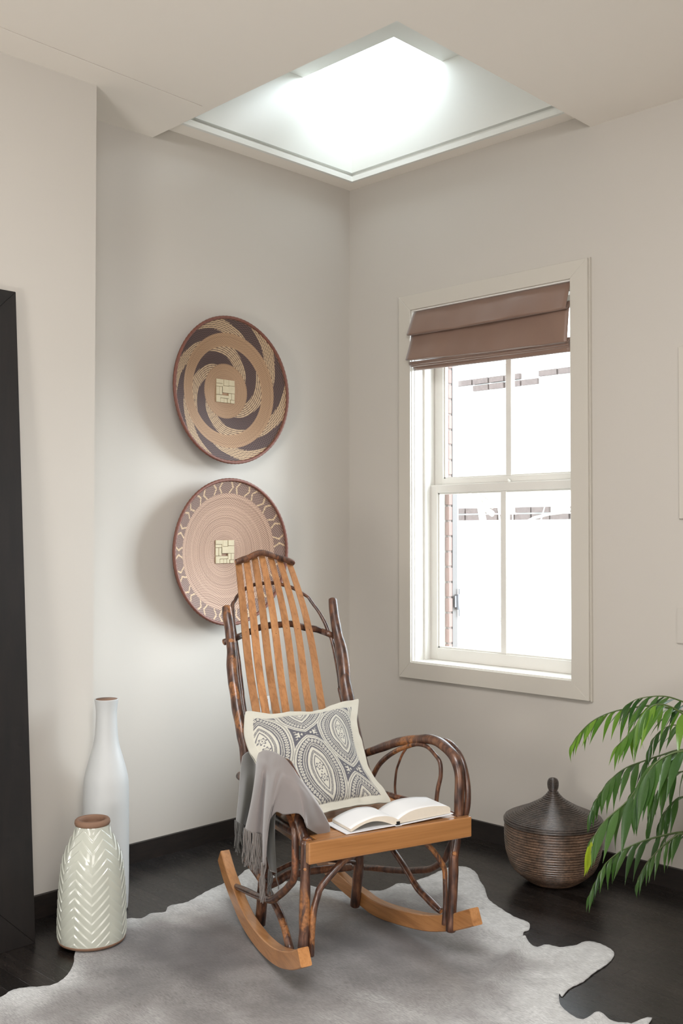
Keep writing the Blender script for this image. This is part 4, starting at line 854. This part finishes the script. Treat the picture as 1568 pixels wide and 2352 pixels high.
def make_pillow():
    TL, TR, BR, BL = [Vector(p) for p in D['pillow']]
    n = 300; V = []; Cc = []; Fc = []
    nrm = (TR-TL).cross(TL-BL).normalized()
    if nrm.y > 0: nrm = -nrm
    up = .5*((TL-BL).normalized()+(TR-BR).normalized()); rt_ = (TR-TL).normalized()
    from mathutils import noise
    ink_c, base_c = L_((92,91,99)), L_((204,201,188))
    def surf(u, v, side):
        p = BL*(1-u)*(1-v)+BR*u*(1-v)+TR*u*v+TL*(1-u)*v
        # edges pull in between corners
        du = min(u, 1-u); dv = min(v, 1-v)
        p += up*(-(.032 if v > .5 else -.016)*(abs(2*v-1)**2)*4*u*(1-u)*1.0)
        p += rt_*((-.045+.004*(1-u))*4*v*(1-v))
        fm = .072; a = max(0, min(1, (du-fm)/(.5-fm))); b = max(0, min(1, (dv-fm)/(.5-fm)))
        h = (a*b)**.42 if a*b > 0 else 0
        th = .062*h
        wr = .004*noise.noise(Vector((u*5, v*5, 1)))+.0022*noise.noise(Vector((u*13, v*13, 5)))
        crease = .012*math.exp(-((u-.93+.25*(v-.45))/.05)**2-((v-.42)/.2)**2)*(1 if side > 0 else 0)
        flz = .005*noise.noise(Vector((u*9, v*9, 8)))*(1-min(1, h*3))
        cc = (abs(2*u-1)*abs(2*v-1))**9; p += rt_*(-.007*cc*(1 if u > .5 else -1))+up*(-.008*cc*(1 if v > .5 else -1))
        p += up*.004*math.sin(17*u+1)*max(0, 2*v-1)**3+rt_*.004*math.sin(15*v)*abs(2*u-1)**3
        return p+nrm*(side*(th+.002)+wr*(1 if side > 0 else .3)+flz-crease)
    for side in (1, -1):
        nn = n if side > 0 else 60
        off = len(V)
        for j in range(nn+1):
            for i in range(nn+1):
                u, v = i/nn, j/nn; V.append(surf(u, v, side))
                if side > 0:
                    ink = sum(pillow_print(u+du, v+dv) for du, dv in ((0, 0), (.0012, .0012)))/2
                    Cc.append(lerp3(base_c, ink_c, ink))
                else: Cc.append(base_c)
        for j in range(nn):
            for i in range(nn):
                q = off+j*(nn+1)+i; f = (q, q+1, q+nn+2, q+nn+1); Fc.append(f if side > 0 else f[::-1])
    me = mesh('pillow', V, Fc, True); at = me.color_attributes.new('Col', 'FLOAT_COLOR', 'POINT'); fl_ = []
    for c in Cc: fl_ += [*c, 1.0]
    at.data.foreach_set('color', fl_)
    o = link('pillow', me, M['linen'], None, (OX, OY, 0)); o.rotation_euler = (0, 0, AZ)
    tag(o, 'square cream pillow printed with grey ogee medallions leaning on the chair back', 'pillow')
make_pillow()

# ---------------- open book ----------------
bk = empty('open_book', (OX, OY, 0), AZ, 'open white book with blank pages lying on the front of the chair seat', 'book')
def loft(name, A, B, mat, low=None, parent=bk):
    """page block: top surface from curve A (front) to B (back), closed down to the low profile"""
    a = catmull(A, 5); b = catmull(B, 5); n = min(len(a), len(b)); V = []; Fc = []
    m = 6
    for j in range(m+1):
        t = j/m
        for i in range(n): V.append(a[i].lerp(b[i], t))
    for j in range(m):
        for i in range(n-1): q = j*n+i; Fc.append((q, q+1, q+n+1, q+n))
    top = len(Fc); base = len(V)
    for j in range(m+1):
        t = j/m
        for i in range(n):
            p = V[j*n+i]; V.append(Vector((p.x, p.y, low(p.x))))
    for j in range(m):
        for i in range(n-1): q = base+j*n+i; Fc.append((q, q+n, q+n+1, q+1))
    for i in range(n-1):
        Fc.append((i, base+i, base+i+1, i+1)); q = m*n+i; Fc.append((q, q+1, base+q+1, base+q))
    for j in range(m):
        q = j*n; Fc.append((q, q+n, base+q+n, base+q)); q = j*n+n-1; Fc.append((q, base+q, base+q+n, q+n))
    me = mesh(name, V, Fc); me.materials.append(M['paper']); me.materials.append(M['page_edge'])
    for k, p in enumerate(me.polygons):
        p.material_index = 0 if k < top else 1
        if k < top: p.use_smooth = True
    return link(name, me, None, parent)
yF, yB = -.1765, -.068
SX = .0265
def seat_top(x): return .4105
# left leaf stack arches over the cover; right stack sits on it
lf = [(-.1216,yF,.4175),(-.0999,yF,.4268),(-.0793,yF,.4328),(-.0586,yF,.4373),(-.0403,yF,.4391),(-.0114,yF,.4375),(.0125,yF,.4306),(SX,yF,.4225)]
lb = [(p[0]+.004, yB, p[2]+.0005) for p in lf]
def low_l(x): return .4115 if x > .01 else (.4105+.018*math.sin(max(0, min(1, (x+.118)/.13))*math.pi))
loft('left_pages', lf, lb, None, low_l)
rf_ = [(SX,yF,.4225),(.045,yF,.432),(.07,yF,.4405),(.1,yF,.4445),(.14,yF,.4445),(.172,yF,.441),(.1925,yF,.4375),(.2,yF,.431)]
rb_ = [(p[0]+.002, yB, p[2]+.0015) for p in rf_]
loft('right_pages', rf_, rb_, None, lambda x: .4118+.006*max(0, (x-SX)/.17))
def cover(x0, x1, z0, z1):
    V = [(x0,yF-.004,z0),(x1,yF-.004,z1),(x1,yB+.004,z1),(x0,yB+.004,z0)]; V += [(v[0],v[1],v[2]+.0022) for v in V]
    bm = bmesh.new(); vs = [bm.verts.new(v) for v in V]
    for f in ((0,1,2,3),(4,5,6,7),(0,1,5,4),(1,2,6,5),(2,3,7,6),(3,0,4,7)): bm.faces.new([vs[i] for i in f])
    return link('cover', bm_me('cover', bm), M['cover'], bk)
cover(-.137, .017, .4065, .4092); cover(.036, .207, .4078, .4152)
box('spine', .017, .036, yF-.004, yB+.004, .4066, .4085, M['cover'], bk); box('spine_lining', .0215, .0315, yF-.002, yB, .4086, .418, M['black'], bk)

# ---------------- blanket over the arm ----------------
bla = empty('throw_blanket', (OX, OY, 0), AZ, 'grey fringed throw blanket with navy reverse draped over the chair arm', 'blanket')
colsB = D['blanket']; nc = len(colsB); nr_ = len(colsB[0])
rows = []
for r in range(nr_): rows.append(catmull([c[r] for c in colsB], 5))
ncf = len(rows[0]); gridB = []
for c in range(ncf): gridB.append(catmull([rows[r][c] for r in range(nr_)], 5))
nrf = len(gridB[0]); V = []; Fc = []
for c in range(ncf):
    for r in range(nrf): V.append(gridB[c][r])
for c in range(ncf-1):
    for r in range(nrf-1): q = c*nrf+r; Fc.append((q, q+1, q+nrf+1, q+nrf))
me = mesh('cloth', V, Fc, True)
# orient outward
ctr = Vector((-.2, .05, .45)); fsum = sum(((Vector(p.center)-ctr).dot(p.normal) for p in me.polygons))
if fsum < 0: me.flip_normals()
me.materials.append(M['blanket']); me.materials.append(M['blanket_back'])
for p in me.polygons:
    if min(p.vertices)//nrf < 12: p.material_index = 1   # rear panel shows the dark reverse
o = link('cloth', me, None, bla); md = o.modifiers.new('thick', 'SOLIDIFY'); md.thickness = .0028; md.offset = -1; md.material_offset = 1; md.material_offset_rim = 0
t4 = [Vector(p) for p in D['turned']]
V = []; rowsT = [(t4[0], t4[1]), (t4[3], t4[2]), (t4[4], t4[5]), (t4[6], t4[7])]
lc = catmull([r[0] for r in rowsT], 5); rc = catmull([r[1] for r in rowsT], 5)
for a, b in zip(lc, rc):
    for k in range(5): p = a.lerp(b, k/4); V.append(p+Vector((0, .004*math.sin(k*1.7), 0)))
Fc = [(j*5+k, j*5+k+1, j*5+k+6, j*5+k+5) for j in range(len(lc)-1) for k in range(4)]
o = link('turned_edge', mesh('turned_edge', V, Fc, True), M['blanket_back'], bla); md = o.modifiers.new('thick', 'SOLIDIFY'); md.thickness = .0025
# fringe: twisted yarn strands hanging from the hem
rf = random.Random(4)
def strands(anchor, mat, ln, n, per=None):
    V = []; Fc = []; A = catmull(anchor, 8)
    for k in range(n):
        p = A[int(k/(n-1)*(len(A)-1))]+Vector((rf.uniform(-.003,.003), rf.uniform(-.003,.003), .004)); L = ln*rf.uniform(.8, 1.15)
        ph = rf.uniform(0, 6.28); w_ = rf.uniform(.002, .007); pts = []
        for j in range(6):
            t = j/5; pts.append((p.x+w_*t*math.sin(ph+4*t), p.y+w_*t*math.cos(ph*1.3+5*t), p.z-L*t, .0017*(1-.25*t)))
        v, f = tube('s', pts, None, None, 5, 2, True, 0, 0, True, True)
        o_ = len(V); V += v; Fc += [tuple(i+o_ for i in ff) for ff in f]
    o = link('fringe', mesh('fringe', V, Fc, True), mat, bla); o['kind'] = 'stuff'; return o
hem = [c[-1] for c in colsB]
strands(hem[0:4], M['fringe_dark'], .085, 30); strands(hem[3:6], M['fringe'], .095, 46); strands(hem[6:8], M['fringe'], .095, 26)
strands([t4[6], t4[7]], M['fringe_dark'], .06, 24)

# ---------------- vases ----------------
def dense(prof, n=6):
    c = catmull([(r, 0, z) for r, z in prof], n); return [(max(v.x, 0), v.z) for v in c]
tv = [(.055,0),(.0675,.003),(.0709,.015),(.0731,.08),(.0731,.19),(.0727,.2876),(.0722,.3707),(.0700,.4123),(.0645,.4401),(.053,.4817),(.0412,.5234),(.0355,.5651),(.0330,.6207),(.0352,.6505),(.0377,.668)]
va = empty('bottle_vase', (1.463, .336, 0.0), label='tall matte white bottle vase with long neck in the wall corner', cat='vase')
pr = dense(tv)
lathe('body', pr+[(.0372,.6695),(.0345,.669)], 64, M['ceramic'], va, rf=lambda r, z, a, i: r*(1+.0015*math.sin(z*900)+.001*math.sin(i*2.1)))
lathe('inner_wall', [(.0345,.669),(.031,.655),(.029,.62),(.031,.57),(.034,.54),(.0001,.535)], 48, M['clay'], va)
sv = [(.0875,.004),(.0965,.008),(.0996,.038),(.0985,.0938),(.0962,.1483),(.0915,.2034),(.0862,.2397),(.0776,.2677),(.0650,.2956),(.0545,.3172),(.0490,.3333),(.0480,.3400)]
vb = empty('chevron_vase', (1.642, .543, 0.0085), label='short glazed off-white vase with carved chevron bands and bare clay rim', cat='vase')
N_ = 5; seg = 480; prv = []
c_ = catmull([(r, 0, z) for r, z in sv], 24); prv = [(v.x, v.z) for v in c_]
def chev(r, z, a, i):
    # zigzag ledges: saw-tooth relief stepping down along chevron lines
    u = (a*6/(2*math.pi)-.965) % 1.0; tri = abs(u-.5)*2
    s = (z+.046*tri*(r/.096))/.0256
    f = s % 1.0
    k = f if f < .90 else (1-f)/.10*.90
    fade = min(1, max(0, (z-.01)/.01))*min(1, max(0, (.334-z)/.01))
    return r+(.0024*(k-.45))*fade
o = lathe('body', prv, seg, M['glaze'], vb, rf=chev)
lathe('rim', [(.0470,.336),(.0500,.338),(.0515,.343),(.0505,.350),(.0475,.3535),(.040,.3535),(.0365,.350),(.0355,.340),(.038,.32),(.0001,.31)], 64, M['clay'], vb)
rr_ = random.Random(8); jit = [rr_.uniform(-.0015,.0015) for _ in range(97)]
lathe('foot', [(.080,0),(.0885,.0005),(.0945,.004),(.0978,.0105),(.0955,.013)], 96, M['clay'], vb, rf=lambda r, z, a, i: r+.0006)

# ---------------- lidded coil basket ----------------
ub = empty('lidded_basket', (.232, 1.206, 0), label='round dark rattan coil basket with pointed knob lid by the window wall', cat='basket')
def coils(prof, pitch, amp):
    c = catmull([(r, 0, z) for r, z in prof], 40); L = 0; out = []; S = [0]
    for i in range(1, len(c)): L += (c[i]-c[i-1]).length; S.append(L)
    n = int(L/pitch); per = 7; j = 0
    for q in range(n*per+1):
        s = q/(n*per)*L
        while j < len(S)-2 and S[j+1] < s: j += 1
        t = (s-S[j])/max(1e-9, S[j+1]-S[j]); p = c[j].lerp(c[j+1], t); T = (c[j+1]-c[j]).normalized(); N = Vector((T.z, 0, -T.x))
        w_ = abs(math.sin(math.pi*q/per)); p2 = p+N*(amp*(w_**.6)-amp*.6); out.append((max(.0003, p2.x), p2.z))
    return out
body = [(.05,.002),(.075,.003),(.1024,.0194),(.1385,.0508),(.1566,.0912),(.1642,.1319),(.1660,.1765),(.1640,.2035),(.158,.2055)]
lathe('body', coils(body, .0088, .0052), 96, M['coil'], ub)
lid = [(.1645,.2035),(.1685,.209),(.1665,.218),(.158,.2245),(.1281,.2375),(.098,.2500),(.0663,.2665),(.0407,.2820),(.0235,.2985),(.0145,.3114)]
lathe('lid', coils(lid, .0082, .0050), 96, M['coil_lid'], ub)
knob = [(.0145,.308),(.0135,.3114),(.0178,.322),(.0193,.333),(.0185,.344),(.0130,.3535),(.0006,.3575)]
lathe('knob', coils(knob, .0034, .0016), 48, M['coil_lid'], ub)

# ---------------- palm ----------------
px, py, _z = D['palm_base']
px, py = .42, 2.06
pa = empty('potted_palm', (px, py, 0), label='green parlour palm with arching fronds reaching in from the right edge', cat='plant')
lathe('pot', [(.09,0),(.12,.004),(.15,.12),(.165,.25),(.17,.27),(.158,.27),(.15,.24)], 48, M['pot'], pa)
lathe('soil', [(.155,.245),(.08,.252),(.0005,.255)], 32, M['soil'], pa)
def leaflet_mesh(L, w, droop, fold=.35):
    V = []; Fc = []; n = 8
    prof = [.2, .66, .96, 1, .88, .66, .4, .17, .01]
    for i in range(n+1):
        t = i/n; y = L*t; z = -droop*L*t*t; ww = w*.5*prof[i]
        V += [(-ww, y*(1-.1*droop*t), z+ww*fold), (0, y*(1-.1*droop*t), z), (ww, y*(1-.1*droop*t), z+ww*fold)]
    for i in range(n):
        a = i*3; Fc += [(a, a+1, a+4, a+3), (a+1, a+2, a+5, a+4)]
    return mesh('leaflet', V, Fc, True)
LM = [leaflet_mesh(1, .155, d) for d in (.1, .25, .4, .15)]
rl = random.Random(21)
specs = {'a': ('leaf_light', .105, .018, 30), 'b': ('leaf_light', .135, .023, 26), 'c': ('leaf', .12, .021, 34), 'd': ('leaf', .165, .027, 22), 'e': ('leaf', .115, .018, 26), 'f': ('leaf', .095, .013, 24), 'g': ('leaf', .12, .020, 14), 'h': ('leaf', .125, .019, 18), 'i': ('leaf', .15, .025, 22), 'j': ('leaf', .12, .020, 16), 'k': ('leaf', .11, .019, 14)}
for key, P in D['fronds'].items():
    mk, LL, ww, cnt = specs[key]
    fr_ = empty('frond', (0, 0, 0)); fr_.parent = pa
    pts = [Vector((px, py, .25))-Vector((px, py, 0))]
    loc = [Vector(p)-Vector((px, py, 0)) for p in P]
    mid = loc[0].lerp(pts[0], .5)+Vector((0, 0, .08))
    full = [tuple(pts[0]), tuple(mid)]+[tuple(v) for v in loc]
    n = len(full); tube('rachis', [(*p, .0042*(1-.8*i/(n-1))) for i, p in enumerate(full)], M['stem'], fr_, 6, 4)
    Cv = catmull([tuple(v) for v in loc], 10); m = len(Cv)
    for k in range(cnt):
        t = .02+.96*k/(cnt-1); idx = min(m-2, int(t*(m-1))); p = Cv[idx]; T = (Cv[idx+1]-Cv[max(idx-1, 0)]).normalized()
        side = 1 if k % 2 else -1
        X = T.cross(Vector((0, 0, 1))).normalized()*side
        size = LL*(.55+.45*math.sin(math.pi*min(1, t*.9+.1))) * rl.uniform(.85, 1.1)
        spread = .55*(1-t)+.22
        dirv = (T*(.30+.6*t+.25*rl.random())+X*spread*(.8+.5*rl.random())+Vector((0, 0, -1))*(.45+.55*rl.random())).normalized()
        # frame: Y=dirv, Z up-ish
        Z = (X*-.35*side*0+Vector((0, 0, 1))+T*.3+Vector((.25, .25, 0))); Z = (Z-dirv*Z.dot(dirv)).normalized(); Xa = dirv.cross(Z)
        mat = M[mk]
        if key == 'd' and t > .9: mat = M['leaf_yellow']; dirv = (Vector((0, 0, -1))+T*.12+X*.1).normalized(); Z = (Vector((.6, .6, .1))-dirv*Vector((.6, .6, .1)).dot(dirv)).normalized(); Xa = dirv.cross(Z); size = .1
        if key == 'a' and t > .55: mat = M['leaf_light']
        me_ = LM[rl.randrange(4)]
        o = bpy.data.objects.new('leaflet', me_); COL.objects.link(o); o.parent = fr_
        mw = Matrix((Xa, dirv, Z)).transposed().to_4x4(); mw = Matrix.Translation(p) @ mw @ Matrix.Diagonal((size*ww/LL/.155, size, size, 1)); o.matrix_local = mw
        if not me_.materials: me_.materials.append(mat)
        o.material_slots[0].link = 'OBJECT'; o.material_slots[0].material = mat
